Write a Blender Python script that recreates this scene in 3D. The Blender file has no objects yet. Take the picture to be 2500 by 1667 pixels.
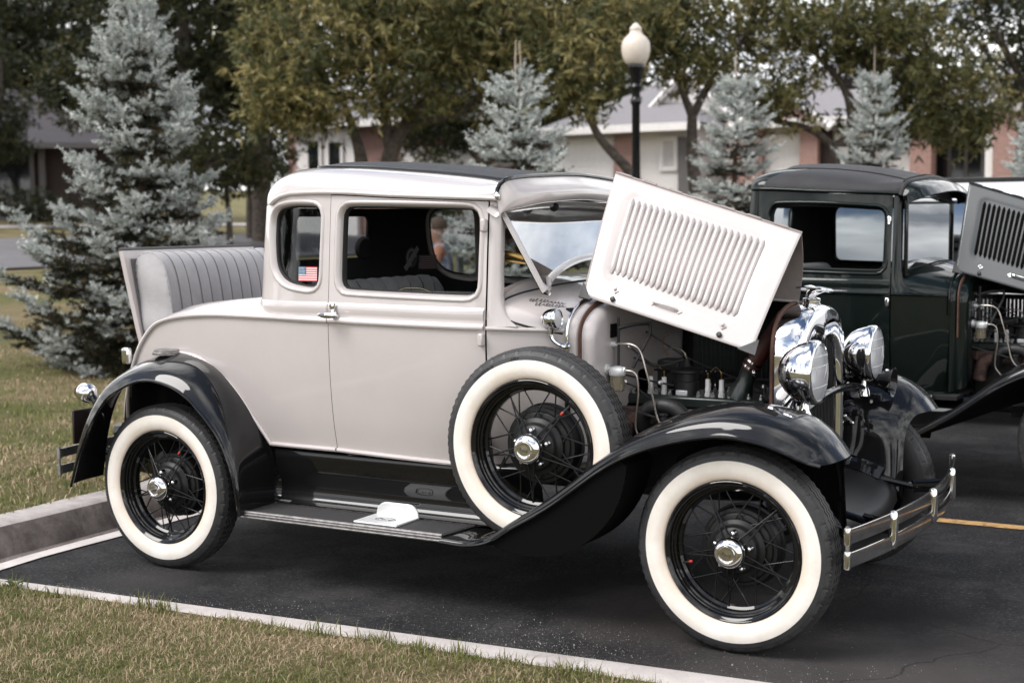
import bpy, bmesh, math, random
import numpy as np
from math import pi, sin, cos, radians, sqrt
from mathutils import Vector, Matrix, geometry

SC = bpy.context.scene
COL = SC.collection
rnd = random.Random(7)
nr = np.random.default_rng(11)

# ---------------------------------------------------------------- camera
YAW, PITCH, ROLL = 0.5122, -0.0858, -0.0094
CAM = Vector((4.2865, -5.2489, 1.505))
fwd = Vector((-sin(YAW) * cos(PITCH), cos(YAW) * cos(PITCH), sin(PITCH)))
rgt = Vector((cos(YAW), sin(YAW), 0)); upv = rgt.cross(fwd)
rgt, upv = rgt * cos(ROLL) + upv * sin(ROLL), -rgt * sin(ROLL) + upv * cos(ROLL)
cd = bpy.data.cameras.new('camera'); cam = bpy.data.objects.new('camera', cd); COL.objects.link(cam)
cam.matrix_world = Matrix(((rgt.x, upv.x, -fwd.x, CAM.x), (rgt.y, upv.y, -fwd.y, CAM.y), (rgt.z, upv.z, -fwd.z, CAM.z), (0, 0, 0, 1)))
cd.lens = 48.8; cd.sensor_width = 36; cd.clip_start = 0.05; cd.clip_end = 2000
cd.dof.use_dof = True; cd.dof.focus_distance = 5.4; cd.dof.aperture_fstop = 2.9; cd.dof.aperture_blades = 7
SC.camera = cam

# ---------------------------------------------------------------- sky and sun
SUN_EL, SUN_AZ = radians(50), radians(219)      # azimuth from +Y towards +X
sdir = Vector((sin(SUN_AZ) * cos(SUN_EL), cos(SUN_AZ) * cos(SUN_EL), sin(SUN_EL)))
W = bpy.data.worlds.new('World'); SC.world = W; W.use_nodes = True
nt = W.node_tree; nt.nodes.clear()
def N(t, typ, **k):
    n = t.nodes.new(typ)
    for a, b in k.items():
        if a.startswith('i_'): n.inputs[a[2:].replace('_', ' ')].default_value = b
        else: setattr(n, a, b)
    return n
sky = N(nt, 'ShaderNodeTexSky', sky_type='NISHITA', sun_disc=False, sun_elevation=SUN_EL, sun_rotation=SUN_AZ, air_density=1.0, dust_density=0.6, ozone_density=1.0)
tc = N(nt, 'ShaderNodeTexCoord'); sep = N(nt, 'ShaderNodeSeparateXYZ'); nt.links.new(tc.outputs['Generated'], sep.inputs[0])
zc = N(nt, 'ShaderNodeMath', operation='MAXIMUM'); nt.links.new(sep.outputs['Z'], zc.inputs[0]); zc.inputs[1].default_value = 0.0
za = N(nt, 'ShaderNodeMath', operation='ADD'); nt.links.new(zc.outputs[0], za.inputs[0]); za.inputs[1].default_value = 0.22
cv = N(nt, 'ShaderNodeCombineXYZ')
for ax in 'XY':
    dv = N(nt, 'ShaderNodeMath', operation='DIVIDE'); nt.links.new(sep.outputs[ax], dv.inputs[0]); nt.links.new(za.outputs[0], dv.inputs[1]); nt.links.new(dv.outputs[0], cv.inputs[ax])
cn = N(nt, 'ShaderNodeTexNoise', i_Scale=1.25, i_Detail=7.0, i_Roughness=0.56, i_Distortion=0.25); nt.links.new(cv.outputs[0], cn.inputs['Vector'])
cr = N(nt, 'ShaderNodeValToRGB'); cr.color_ramp.elements[0].position = 0.45; cr.color_ramp.elements[1].position = 0.62; hz = N(nt, 'ShaderNodeMapRange'); hz.inputs['From Min'].default_value = 0.12; hz.inputs['From Max'].default_value = 0.62; hz.inputs['To Min'].default_value = 0.21; hz.inputs['To Max'].default_value = 0.0; nt.links.new(sep.outputs['Z'], hz.inputs['Value'])
had = N(nt, 'ShaderNodeMath', operation='ADD'); nt.links.new(cn.outputs['Fac'], had.inputs[0]); nt.links.new(hz.outputs[0], had.inputs[1]); nt.links.new(had.outputs[0], cr.inputs[0])
cn2 = N(nt, 'ShaderNodeTexNoise', i_Scale=1.7, i_Detail=6.0, i_Roughness=0.6); nt.links.new(cv.outputs[0], cn2.inputs['Vector'])
ccol = N(nt, 'ShaderNodeMix', data_type='RGBA'); cr2 = N(nt, 'ShaderNodeValToRGB'); cr2.color_ramp.elements[0].position = 0.36; cr2.color_ramp.elements[1].position = 0.66; nt.links.new(cn2.outputs['Fac'], cr2.inputs[0]); nt.links.new(cr2.outputs[0], ccol.inputs['Factor'])
ccol.inputs['A'].default_value = (5.5, 5.9, 6.6, 1); ccol.inputs['B'].default_value = (27.0, 26.6, 26.0, 1)
mx = N(nt, 'ShaderNodeMix', data_type='RGBA'); nt.links.new(cr.outputs[0], mx.inputs['Factor']); nt.links.new(sky.outputs[0], mx.inputs['A']); nt.links.new(ccol.outputs['Result'], mx.inputs['B'])
bg = N(nt, 'ShaderNodeBackground', i_Strength=0.10); nt.links.new(mx.outputs['Result'], bg.inputs['Color'])
wo = N(nt, 'ShaderNodeOutputWorld'); nt.links.new(bg.outputs[0], wo.inputs['Surface'])
sl = bpy.data.lights.new('sun', 'SUN'); sun = bpy.data.objects.new('sun', sl); COL.objects.link(sun)
sl.energy = 2.6; sl.angle = radians(30); sl.color = (1.0, 0.968, 0.93)
sun.rotation_euler = (-sdir).to_track_quat('-Z', 'Y').to_euler(); sun.location = (0, 0, 30)
vs = SC.view_settings; vs.view_transform = 'Standard'; vs.look = 'None'; vs.gamma = 1; vs.exposure = 0.43
SC.render.engine = 'CYCLES'
try:
    SC.cycles.max_bounces = 8; SC.cycles.transparent_max_bounces = 24; SC.cycles.use_denoising = True
    SC.cycles.caustics_reflective = False; SC.cycles.caustics_refractive = False; SC.cycles.sample_clamp_indirect = 6
except Exception: pass

# ---------------------------------------------------------------- materials
MATS = {}
def mat(name, col, rough=0.5, metal=0.0, coat=0.0, coat_rough=0.03, spec=0.5, var=0.0, vscale=8.0, bump=0.0, bscale=60.0, trans=0.0, col2=None, rvar=0.0, ior=1.5, emit=None, sub=0.0):
    m = bpy.data.materials.new(name); m.use_nodes = True; t = m.node_tree
    b = t.nodes['Principled BSDF']
    b.inputs['Base Color'].default_value = (*col, 1); b.inputs['Roughness'].default_value = rough; b.inputs['Metallic'].default_value = metal
    b.inputs['Coat Weight'].default_value = coat; b.inputs['Coat Roughness'].default_value = coat_rough; b.inputs['Specular IOR Level'].default_value = spec
    b.inputs['IOR'].default_value = ior; b.inputs['Transmission Weight'].default_value = trans
    if sub: b.inputs['Subsurface Weight'].default_value = sub; b.inputs['Subsurface Radius'].default_value = (.02, .015, .01)
    if emit: b.inputs['Emission Color'].default_value = (*emit[0], 1); b.inputs['Emission Strength'].default_value = emit[1]
    o = N(t, 'ShaderNodeTexCoord')
    if var or col2 or rvar:
        n = N(t, 'ShaderNodeTexNoise', i_Scale=vscale, i_Detail=6.0, i_Roughness=0.6); t.links.new(o.outputs['Object'], n.inputs['Vector'])
        if var or col2:
            x = N(t, 'ShaderNodeMix', data_type='RGBA')
            c2 = col2 or tuple(c * (1 - var) for c in col)
            x.inputs['A'].default_value = (*col, 1); x.inputs['B'].default_value = (*c2, 1)
            r = N(t, 'ShaderNodeValToRGB'); r.color_ramp.elements[0].position = 0.38; r.color_ramp.elements[1].position = 0.62
            t.links.new(n.outputs['Fac'], r.inputs[0]); t.links.new(r.outputs[0], x.inputs['Factor']); t.links.new(x.outputs['Result'], b.inputs['Base Color'])
        if rvar:
            a = N(t, 'ShaderNodeMath', operation='MULTIPLY_ADD'); t.links.new(n.outputs['Fac'], a.inputs[0]); a.inputs[1].default_value = rvar; a.inputs[2].default_value = rough - rvar * .5
            t.links.new(a.outputs[0], b.inputs['Roughness'])
    if bump:
        n2 = N(t, 'ShaderNodeTexNoise', i_Scale=bscale, i_Detail=5.0); t.links.new(o.outputs['Object'], n2.inputs['Vector'])
        bp = N(t, 'ShaderNodeBump', i_Strength=bump, i_Distance=0.01); t.links.new(n2.outputs['Fac'], bp.inputs['Height']); t.links.new(bp.outputs[0], b.inputs['Normal'])
    MATS[name] = m
    return m
SATIN = mat('satin_chrome', (.62, .61, .60), .28, metal=1, rvar=.15, vscale=20)
PAINT = mat('stone_grey_paint', (.515, .468, .454), .32, coat=1, coat_rough=.03, var=.05, vscale=3, bump=.05, bscale=3.5)
BLACK = mat('black_enamel', (.006, .006, .0065), .5, coat=1, coat_rough=.035, spec=.05)
GREEN = mat('dark_green_paint', (.002, .0055, .0045), .5, coat=.7, coat_rough=.03, spec=.1)
for _m in (BLACK, GREEN): _m.node_tree.nodes['Principled BSDF'].inputs['Coat IOR'].default_value = 1.44
HOODGREY = mat('grey_green_hood_paint', (.034, .039, .041), .4, coat=.8, coat_rough=.06)
CHROME = mat('chrome', (.72, .72, .73), .05, metal=1, rvar=.05, vscale=25)
WORN = mat('worn_chrome', (.64, .635, .63), .12, metal=1, col2=(.46, .40, .36), vscale=7, rvar=.18)
ALU = mat('dull_aluminium', (.34, .325, .32), .45, metal=.85, var=.4, vscale=40, rvar=.3)
WHITEALU = mat('white_metal', (.80, .80, .80), .3, metal=.3, var=.1, vscale=20)
RUBBER = mat('tyre_rubber', (.038, .037, .037), .5, var=.35, vscale=14, bump=.1, bscale=200)
WHITEWALL = mat('cream_whitewall', (.82, .775, .72), .5, col2=(.74, .68, .605), vscale=11, bump=.03, bscale=120)
def whitewall_stain():
    t = WHITEWALL.node_tree; b = t.nodes['Principled BSDF']; src = b.inputs['Base Color'].links[0].from_socket; o = N(t, 'ShaderNodeTexCoord'); m = N(t, 'ShaderNodeVectorMath', operation='MULTIPLY'); m.inputs[1].default_value = (1, 0, 1)
    t.links.new(o.outputs['Object'], m.inputs[0]); l = N(t, 'ShaderNodeVectorMath', operation='LENGTH'); t.links.new(m.outputs[0], l.inputs[0]); n = N(t, 'ShaderNodeTexNoise', i_Scale=7.0, i_Detail=6.0); t.links.new(o.outputs['Object'], n.inputs['Vector'])
    a = N(t, 'ShaderNodeMath', operation='MULTIPLY_ADD'); t.links.new(n.outputs['Fac'], a.inputs[0]); a.inputs[1].default_value = .05; t.links.new(l.outputs['Value'], a.inputs[2])
    r = N(t, 'ShaderNodeMapRange'); r.inputs['From Min'].default_value = .270; r.inputs['From Max'].default_value = .310; r.inputs['To Min'].default_value = .85; r.inputs['To Max'].default_value = 0; t.links.new(a.outputs[0], r.inputs['Value'])
    x = N(t, 'ShaderNodeMix', data_type='RGBA'); t.links.new(r.outputs[0], x.inputs['Factor']); t.links.new(src, x.inputs['A']); x.inputs['B'].default_value = (.66, .53, .41, 1); t.links.new(x.outputs['Result'], b.inputs['Base Color'])
whitewall_stain()
SIDEB = mat('tyre_sidewall', (.032, .032, .034), .5, var=.3, vscale=20)
MATB = mat('ribbed_mat', (.035, .033, .034), .75, bump=.35, bscale=150)
TOPB = mat('black_top_fabric', (.022, .024, .028), .62, bump=.5, bscale=330, var=.25, vscale=20)
TOPG = mat('grey_black_vinyl_top', (.022, .020, .022), .55, bump=.5, bscale=300, var=.35, vscale=7)
LEATH = mat('grey_upholstery', (.40, .385, .39), .5, bump=.12, bscale=40, var=.14, vscale=6)
CLOTH = mat('charcoal_cloth', (.36, .36, .375), .85, bump=.35, bscale=260, var=.2)
INTER = mat('dark_lining', (.010, .010, .010), .9, var=.2)
STRAP = mat('brown_lacing', (.10, .045, .028), .7, var=.3, vscale=30, bump=.4, bscale=180)
HOSE = mat('red_rubber_hose', (.085, .022, .018), .5, var=.2)
RUST = mat('rusty_iron', (.16, .085, .065), .75, col2=(.05, .035, .03), vscale=30, bump=.5, bscale=120)
IRON = mat('dark_iron', (.030, .030, .031), .5, metal=.4, var=.3, vscale=20, bump=.2)
ENGG = mat('engine_green', (.014, .022, .019), .35, coat=.4, var=.3)
PORC = mat('porcelain', (.75, .74, .72), .25)
BRASS = mat('brass', (.55, .36, .13), .3, metal=1)
COPPER = mat('steel_line', (.50, .45, .40), .3, metal=1, var=.3)
REDP = mat('red_plastic', (.45, .03, .02), .4)
DARKG = mat('seam_dark', (.012, .012, .012), .8)
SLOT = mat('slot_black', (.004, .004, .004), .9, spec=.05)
REFL = mat('lamp_reflector', (.85, .85, .86), .38, metal=1)
DRUM = mat('drum_black', (.010, .010, .010), .42, spec=.3)
INK = mat('black_marker', (.006, .006, .006), .5)
UNDER = mat('hood_underside_paint', (.30, .26, .245), .5, var=.2, vscale=10)
def glass(name, tint=(1, 1, 1), rough=0.0, refl=1.0):
    m = bpy.data.materials.new(name); m.use_nodes = True; t = m.node_tree; t.nodes.remove(t.nodes['Principled BSDF'])
    tr = N(t, 'ShaderNodeBsdfTransparent'); tr.inputs[0].default_value = (*tint, 1)
    gl = N(t, 'ShaderNodeBsdfGlossy'); gl.inputs['Roughness'].default_value = rough
    fr = N(t, 'ShaderNodeFresnel', i_IOR=1.5); mu = N(t, 'ShaderNodeMath', operation='MULTIPLY'); mu.inputs[1].default_value = refl; mu.use_clamp = True
    mxs = N(t, 'ShaderNodeMixShader'); t.links.new(fr.outputs[0], mu.inputs[0]); t.links.new(mu.outputs[0], mxs.inputs[0])
    t.links.new(tr.outputs[0], mxs.inputs[1]); t.links.new(gl.outputs[0], mxs.inputs[2])
    t.links.new(mxs.outputs[0], t.nodes['Material Output'].inputs['Surface']); MATS[name] = m
    return m
GLASS = glass('window_glass', (.60, .63, .64), 0, 1.1)
WSGLASS = glass('windshield_glass', (.86, .89, .89), 0, 6.5)
TINTG = glass('tinted_glass', (.10, .11, .12), 0, 1.6)
LENSG = glass('clear_lens', (.92, .92, .93), .04, 1.6)
def frost(m, f, col):
    t = m.node_tree; out = t.nodes['Material Output']; src = out.inputs['Surface'].links[0].from_socket; d = N(t, 'ShaderNodeBsdfTranslucent'); d.inputs[0].default_value = (*col, 1); d2 = N(t, 'ShaderNodeBsdfDiffuse'); d2.inputs[0].default_value = (*col, 1)
    a = N(t, 'ShaderNodeAddShader'); t.links.new(d.outputs[0], a.inputs[0]); t.links.new(d2.outputs[0], a.inputs[1]); x = N(t, 'ShaderNodeMixShader'); x.inputs[0].default_value = f; t.links.new(src, x.inputs[1]); t.links.new(a.outputs[0], x.inputs[2]); t.links.new(x.outputs[0], out.inputs['Surface'])
frost(LENSG, .38, (.62, .62, .64))
LENS = mat('headlight_lens', (.80, .80, .82), .10, trans=.35, bump=.15, bscale=25, spec=.6)
BOWL = mat('sediment_glass', (.55, .48, .34), .08, trans=.75)

# ---------------------------------------------------------------- mesh helpers
def A(p): return np.asarray(p, float)
def CR(pts, n, closed=False):
    """Catmull-Rom through pts, n samples evenly spread by arc length"""
    P = A(pts); k = len(P)
    if k == 2 and not closed: return P[0] + (P[1] - P[0]) * np.linspace(0, 1, n)[:, None]
    if closed: Q = np.vstack([P[-1], P, P[0], P[1]]); segs = k
    else: Q = np.vstack([2 * P[0] - P[1], P, 2 * P[-1] - P[-2]]); segs = k - 1
    out = []
    for i in range(segs):
        p0, p1, p2, p3 = Q[i:i + 4]; t = np.linspace(0, 1, 24, endpoint=False)[:, None]
        out.append(.5 * (2 * p1 + (p2 - p0) * t + (2 * p0 - 5 * p1 + 4 * p2 - p3) * t * t + (3 * p1 - p0 - 3 * p2 + p3) * t ** 3))
    out = np.vstack(out + [P[:1] if closed else P[-1:]])
    s = np.r_[0, np.cumsum(np.linalg.norm(np.diff(out, axis=0), axis=1))]
    q = np.linspace(0, s[-1], n, endpoint=not closed)
    return np.stack([np.interp(q, s, out[:, i]) for i in range(P.shape[1])], 1)
def fn(pts):
    """smooth 1-D function through (x, value) pairs"""
    P = CR(sorted(pts), 400); o = np.argsort(P[:, 0]); xs, ys = P[o, 0], P[o, 1]
    return lambda x: np.interp(x, xs, ys)
class MB:
    def __init__(s): s.v = []; s.f = []
    def add(s, v, f):
        o = len(s.v); s.v += [tuple(map(float, p)) for p in v]; s.f += [tuple(int(i) + o for i in q) for q in f]; return s
    def box(s, c, d, R=None):
        c = A(c); d = A(d) / 2
        v = [A((x, y, z)) * d for x in (-1, 1) for y in (-1, 1) for z in (-1, 1)]
        if R is not None: v = [A(R @ Vector(p)) for p in v]
        return s.add([c + p for p in v], [(0, 1, 3, 2), (4, 6, 7, 5), (0, 4, 5, 1), (2, 3, 7, 6), (0, 2, 6, 4), (1, 5, 7, 3)])
    def grid(s, P, cu=False, cv=False, flip=False):
        P = A(P); nu, nv = P.shape[:2]; f = []
        for i in range(nu if cu else nu - 1):
            for j in range(nv if cv else nv - 1):
                a, b, c, d = i * nv + j, ((i + 1) % nu) * nv + j, ((i + 1) % nu) * nv + (j + 1) % nv, i * nv + (j + 1) % nv
                f.append((a, d, c, b) if flip else (a, b, c, d))
        return s.add(P.reshape(-1, 3), f)
    def tube(s, path, r, n=8, closed=False, cap=True, flat=1.0, up=None):
        P = A(path); k = len(P); r = np.broadcast_to(A(r), (k,)) if np.ndim(r) else np.full(k, float(r))
        T = np.zeros_like(P)
        for i in range(k):
            a, b = (P[(i - 1) % k], P[(i + 1) % k]) if closed else (P[max(i - 1, 0)], P[min(i + 1, k - 1)])
            T[i] = (b - a) / max(np.linalg.norm(b - a), 1e-9)
        u = A(up) if up is not None else (A((0, 0, 1)) if abs(T[0][2]) < .9 else A((1, 0, 0)))
        rings = []
        for i in range(k):
            u = u - T[i] * (u @ T[i]); u = u / max(np.linalg.norm(u), 1e-9); w = np.cross(T[i], u)
            a = np.arange(n) * 2 * pi / n
            rings.append(P[i] + r[i] * (np.cos(a)[:, None] * u * flat + np.sin(a)[:, None] * w))
        o = len(s.v); s.grid(rings, cu=closed, cv=True, flip=True)
        if cap and not closed:
            s.f.append(tuple(o + j for j in range(n))); s.f.append(tuple(o + (k - 1) * n + j for j in reversed(range(n))))
        return s
    def lathe(s, prof, c=(0, 0, 0), ax=(0, 0, 1), n=32, close=False):
        ax = Vector(ax).normalized(); q = Vector((0, 0, 1)).rotation_difference(ax).to_matrix(); c = Vector(c)
        P = [[c + q @ Vector((r * cos(t), r * sin(t), h)) for r, h in prof] for t in [2 * pi * i / n for i in range(n)]]
        return s.grid([[tuple(p) for p in row] for row in P], cu=True, cv=close)
    def ball(s, c, r, n=12, sc=(1, 1, 1)):
        P = [[(c[0] + r * sc[0] * sin(a) * cos(b), c[1] + r * sc[1] * sin(a) * sin(b), c[2] + r * sc[2] * cos(a)) for a in np.linspace(.02, pi - .02, n)] for b in np.arange(2 * n) * pi / n]
        return s.grid(P, cu=True)
    def prism(s, poly, mp, h0, h1):
        k = len(poly); v = [mp(a, b, h0) for a, b in poly] + [mp(a, b, h1) for a, b in poly]
        return s.add(v, [tuple(range(k))[::-1], tuple(range(k, 2 * k))] + [(i, (i + 1) % k, k + (i + 1) % k, k + i) for i in range(k)])
    def mesh(s, name, smooth=35):
        me = bpy.data.meshes.new(name); me.from_pydata(s.v, [], s.f); me.validate(clean_customdata=False)
        if smooth is not None:
            me.polygons.foreach_set('use_smooth', [True] * len(me.polygons))
            if smooth < 180: me.set_sharp_from_angle(angle=radians(smooth))
        me.update(); return me
def mk(name, mb, m, parent=None, smooth=35, bevel=0, sub=0, solid=0, off=-1, loc=None, rot=None, normals=True, segs=2):
    me = mb.mesh(name, smooth) if isinstance(mb, MB) else mb
    if m is not None and not me.materials: me.materials.append(m)
    if normals and isinstance(mb, MB):
        bm = bmesh.new(); bm.from_mesh(me); bmesh.ops.recalc_face_normals(bm, faces=bm.faces); bm.to_mesh(me); bm.free()
        if smooth is not None and smooth < 180: me.set_sharp_from_angle(angle=radians(smooth))
    o = bpy.data.objects.new(name, me); COL.objects.link(o)
    if parent is not None: o.parent = parent
    if loc is not None: o.location = loc
    if rot is not None: o.rotation_euler = rot
    if solid:
        d = o.modifiers.new('solid', 'SOLIDIFY'); d.thickness = solid; d.offset = off
        d = o.modifiers.new('split', 'EDGE_SPLIT'); d.split_angle = radians(38)
    if bevel:
        d = o.modifiers.new('bevel', 'BEVEL'); d.width = bevel; d.segments = segs; d.limit_method = 'ANGLE'; d.angle_limit = radians(40); d.harden_normals = False
    if sub:
        d = o.modifiers.new('sub', 'SUBSURF'); d.levels = sub; d.render_levels = sub
    return o
def tag(o, label=None, cat=None, group=None, kind=None):
    for k, v in (('label', label), ('category', cat), ('group', group), ('kind', kind)):
        if v: o[k] = v
    return o
def empty(name, loc=(0, 0, 0), rz=0, **k):
    o = bpy.data.objects.new(name, None); COL.objects.link(o); o.location = loc; o.rotation_euler = (0, 0, rz); o.empty_display_size = .2
    return tag(o, **k)
def cp(o, parent=None, loc=None, rot=None, scale=None):
    c = o.copy(); COL.objects.link(c)
    if parent is not None: c.parent = parent
    if loc is not None: c.location = loc
    if rot is not None: c.rotation_euler = rot
    if scale is not None: c.scale = scale
    return c
def kids(o): return [c for c in bpy.data.objects if c.parent == o]
def cptree(o, parent=None, **k):
    c = cp(o, parent, **k)
    for ch in kids(o): cptree(ch, c)
    return c
def inpoly(x, y, P):
    P = A(P); x1, y1 = P[:, 0], P[:, 1]; x2, y2 = np.roll(x1, -1), np.roll(y1, -1)
    c = ((y1 > y) != (y2 > y)) & (x < (x2 - x1) * (y - y1) / (y2 - y1 + 1e-12) + x1)
    return c.sum() % 2 == 1
def dens(P, d):
    P = A(P); out = []
    for i in range(len(P)):
        a, b = P[i], P[(i + 1) % len(P)]; n = max(1, int(np.linalg.norm(b - a) / d))
        out += [a + (b - a) * t / n for t in range(n)]
    return A(out)
def patch(poly, holes, mp, step=.035, mb=None):
    """triangulated sheet over a 2-D outline with holes, mapped to 3-D by mp(u, v)"""
    loops = [dens(poly, step * .7)] + [dens(h, step * .5) for h in holes]
    V = [tuple(p) for L in loops for p in L]; E = []; o = 0
    for L in loops: E += [(o + i, o + (i + 1) % len(L)) for i in range(len(L))]; o += len(L)
    bnd = A(V); lo, hi = bnd.min(0), bnd.max(0)
    for i, u in enumerate(np.arange(lo[0] + step / 2, hi[0], step)):
        for v in np.arange(lo[1] + (step / 2 if i % 2 else step), hi[1], step):
            if inpoly(u, v, loops[0]) and not any(inpoly(u, v, h) for h in loops[1:]) and ((bnd - (u, v)) ** 2).sum(1).min() > (step * .5) ** 2: V.append((u, v))
    vo, _, fo = geometry.delaunay_2d_cdt([Vector(p) for p in V], E, [], 0, 1e-6)[:3]
    F = []
    for f in fo:
        cx = sum(vo[i].x for i in f) / 3; cy = sum(vo[i].y for i in f) / 3
        if inpoly(cx, cy, loops[0]) and not any(inpoly(cx, cy, h) for h in loops[1:]): F.append(f)
    mb = mb or MB(); return mb.add([mp(p.x, p.y) for p in vo], F)
def loft(curves, n, m):
    """surface through 3-D guide curves: n samples along, m across"""
    C = A([CR(c, n) for c in curves])
    return A([CR(C[:, i], m) for i in range(n)])
def rrect(x0, y0, x1, y1, r, k=6):
    if np.ndim(r) == 0: r = [r] * 4
    out = []
    for (cx, cy, sx, sy, a0), q in zip(((x1, y1, -1, -1, 0), (x0, y1, 1, -1, 90), (x0, y0, 1, 1, 180), (x1, y0, -1, 1, 270)), r):
        for i in range(k + 1):
            t = radians(a0 + 90 * i / k); out.append((cx + sx * q + q * cos(t), cy + sy * q + q * sin(t)))
    return out
def text(name, s, size, m, parent, mw, extrude=.001, bend=None):
    cu = bpy.data.curves.new(name, 'FONT'); cu.body = s; cu.size = size; cu.extrude = extrude; cu.align_x = 'CENTER'; cu.align_y = 'CENTER'
    t = bpy.data.objects.new(name, cu); COL.objects.link(t)
    dg = bpy.context.evaluated_depsgraph_get(); me = bpy.data.meshes.new_from_object(t.evaluated_get(dg))
    bpy.data.objects.remove(t); bpy.data.curves.remove(cu)
    if bend:
        for v in me.vertices:
            a = -v.co.x / bend; r = bend + v.co.y; v.co = Vector((-r * sin(a), r * cos(a), v.co.z))
    me.materials.clear(); me.materials.append(m)
    o = bpy.data.objects.new(name, me); COL.objects.link(o); o.parent = parent; o.matrix_local = mw
    return o
def colorattr(me, cols):
    a = me.color_attributes.new('tint', 'BYTE_COLOR', 'CORNER') if False else me.color_attributes.new('tint', 'FLOAT_COLOR', 'POINT')
    a.data.foreach_set('color', np.ascontiguousarray(cols, dtype=np.float32).ravel())
def npmesh(name, V, F):
    """fast mesh from numpy arrays, F of equal-sized polygons"""
    me = bpy.data.meshes.new(name); k = F.shape[1]
    me.vertices.add(len(V)); me.vertices.foreach_set('co', np.ascontiguousarray(V, dtype=np.float32).ravel())
    me.loops.add(F.size); me.loops.foreach_set('vertex_index', np.ascontiguousarray(F, dtype=np.int32).ravel())
    me.polygons.add(len(F)); me.polygons.foreach_set('loop_start', np.arange(0, F.size, k, dtype=np.int32))
    me.update(calc_edges=True); return me
# ================================================================ vintage vehicles (x forward, y to the far side, z up, origin on the ground under the rear axle)
WB, WR, TY = 2.629, 0.362, 0.71
mir = lambda P: A(P) * A((1, -1, 1))

# ---- wheel meshes: axis along y, outer face towards -y, centre at origin
def tyre_mesh():
    mb = MB(); n = 156; ys = [-.046]
    cols = [(-.047, .353, 0)]
    for g in (-.030, -.0105, .0105, .030):
        cols += [(g - .0042, .3600, 1), (g - .0030, .349, 1), (g + .0030, .349, 1), (g + .0042, .3600, 1)]
    cols += [(.047, .353, 0)]
    P = []
    for i in range(n):
        a = 2 * pi * i / n; zz = .0048 * (1 if i % 2 else -1); row = []
        for y, r, z in cols:
            r2 = r + (.002 * (1 - (y / .05) ** 2))
            yy = y + z * zz; row.append((r2 * cos(a), yy, r2 * sin(a)))
        P.append(row)
    mb.grid(P, cu=True)
    # shoulders with cross sipes
    n2 = 312
    for s in (-1, 1):
        P = []
        for i in range(n2):
            a = 2 * pi * i / n2; k = i % 8; d = .0035 if k in (1, 3, 5) else (.005 if k == 7 else 0)
            P.append([((r - dd) * cos(a), s * y, (r - dd) * sin(a)) for r, y, dd in ((.3532, .047, d * .3), (.350, .0535, d), (.338, .0590, d), (.334, .0600, 0))])
        mb.grid(P, cu=True)
    return mb.mesh('tyre', 30)
def side_prof(s=-1): return [(.334, s * .0600), (.320, s * .0640), (.300, s * .0665), (.280, s * .0655), (.262, s * .0600), (.247, s * .0520), (.240, s * .045)]
WH = {}
def wheel_meshes():
    WH['tyre'] = tyre_mesh()
    mb = MB(); mb.lathe([(r, h) for r, h in side_prof(1)], ax=(0, -1, 0), n=72); mb.lathe([(r, -h) for r, h in side_prof(1)], ax=(0, -1, 0), n=72)
    WH['sidewall'] = mb.mesh('sidewall')
    WH['whitewall'] = MB().lathe([(.3190, .0600), (.3188, .0655), (.312, .0672), (.300, .0688), (.288, .0690), (.276, .0672), (.262, .0620), (.252, .0570), (.249, .0500)], ax=(0, -1, 0), n=96).mesh('whitewall', 60)
    WH['rim'] = MB().lathe([(.240, .046), (.2470, .056), (.2480, .0595), (.2455, .0610), (.2425, .0590), (.238, .052), (.2330, .0500), (.2300, .0400), (.2255, .0385), (.2235, .0300), (.2170, .0280), (.2140, .012), (.205, .006), (.2050, -.012), (.214, -.03), (.232, -.045), (.246, -.055)], ax=(0, -1, 0), n=72).mesh('rim', 40)
    WH['hub'] = MB().lathe([(.0, .058), (.040, .058), (.046, .050), (.050, .040), (.078, .034), (.083, .028), (.084, .018), (.092, .010), (.104, .004), (.106, -.010), (.098, -.02), (.05, -.03), (0, -.03)], ax=(0, -1, 0), n=48).mesh('hub', 40)
    WH['drum'] = MB().lathe([(.085, -.012), (.118, -.012), (.124, -.016), (.126, -.022), (.138, -.024), (.142, -.03), (.142, -.075), (.150, -.078), (.150, -.085), (0, -.085)], ax=(0, -1, 0), n=56).mesh('drum', 40)
    WH['hubcap'] = MB().lathe([(.0500, .050), (.0530, .060), (.0560, .068), (.0565, .076), (.0545, .086), (.0490, .0955), (.040, .1020), (.0310, .1055), (.0300, .1050), (.0285, .1070), (.0275, .1062), (.015, .1080), (0, .1085)], ax=(0, -1, 0), n=48).mesh('hubcap', 70)
    WH['lug_nut'] = MB().lathe([(.0115, 0), (.0115, .008), (.009, .013), (.009, .02), (.005, .026), (0, .027)], ax=(0, -1, 0), n=10).mesh('lug_nut', 50)
    mb = MB(); mb.tube([(0, 0, 0), (.150, 0, 0)], .0030, n=6); WH['spoke_a'] = mb.mesh('spoke', 60)
    mb = MB(); mb.tube([(0, 0, 0), (.121, 0, 0)], .0030, n=6); WH['spoke_b'] = mb.mesh('spoke', 60)
    mb = MB(); mb.lathe([(.0045, 0), (.0045, .035), (.003, .035)], n=8); WH['valve_stem'] = mb.mesh('valve_stem')
    mb = MB(); mb.lathe([(.0050, .03), (.0050, .041), (.003, .044), (0, .044)], n=10); WH['valve_cap'] = mb.mesh('valve_cap')
wheel_meshes()
for k, m in (('tyre', RUBBER), ('sidewall', SIDEB), ('whitewall', WHITEWALL), ('rim', BLACK), ('hub', DRUM), ('drum', DRUM), ('hubcap', CHROME), ('lug_nut', CHROME), ('spoke_a', BLACK), ('spoke_b', BLACK), ('valve_stem', IRON), ('valve_cap', REDP)):
    WH[k].materials.append(m)
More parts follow.
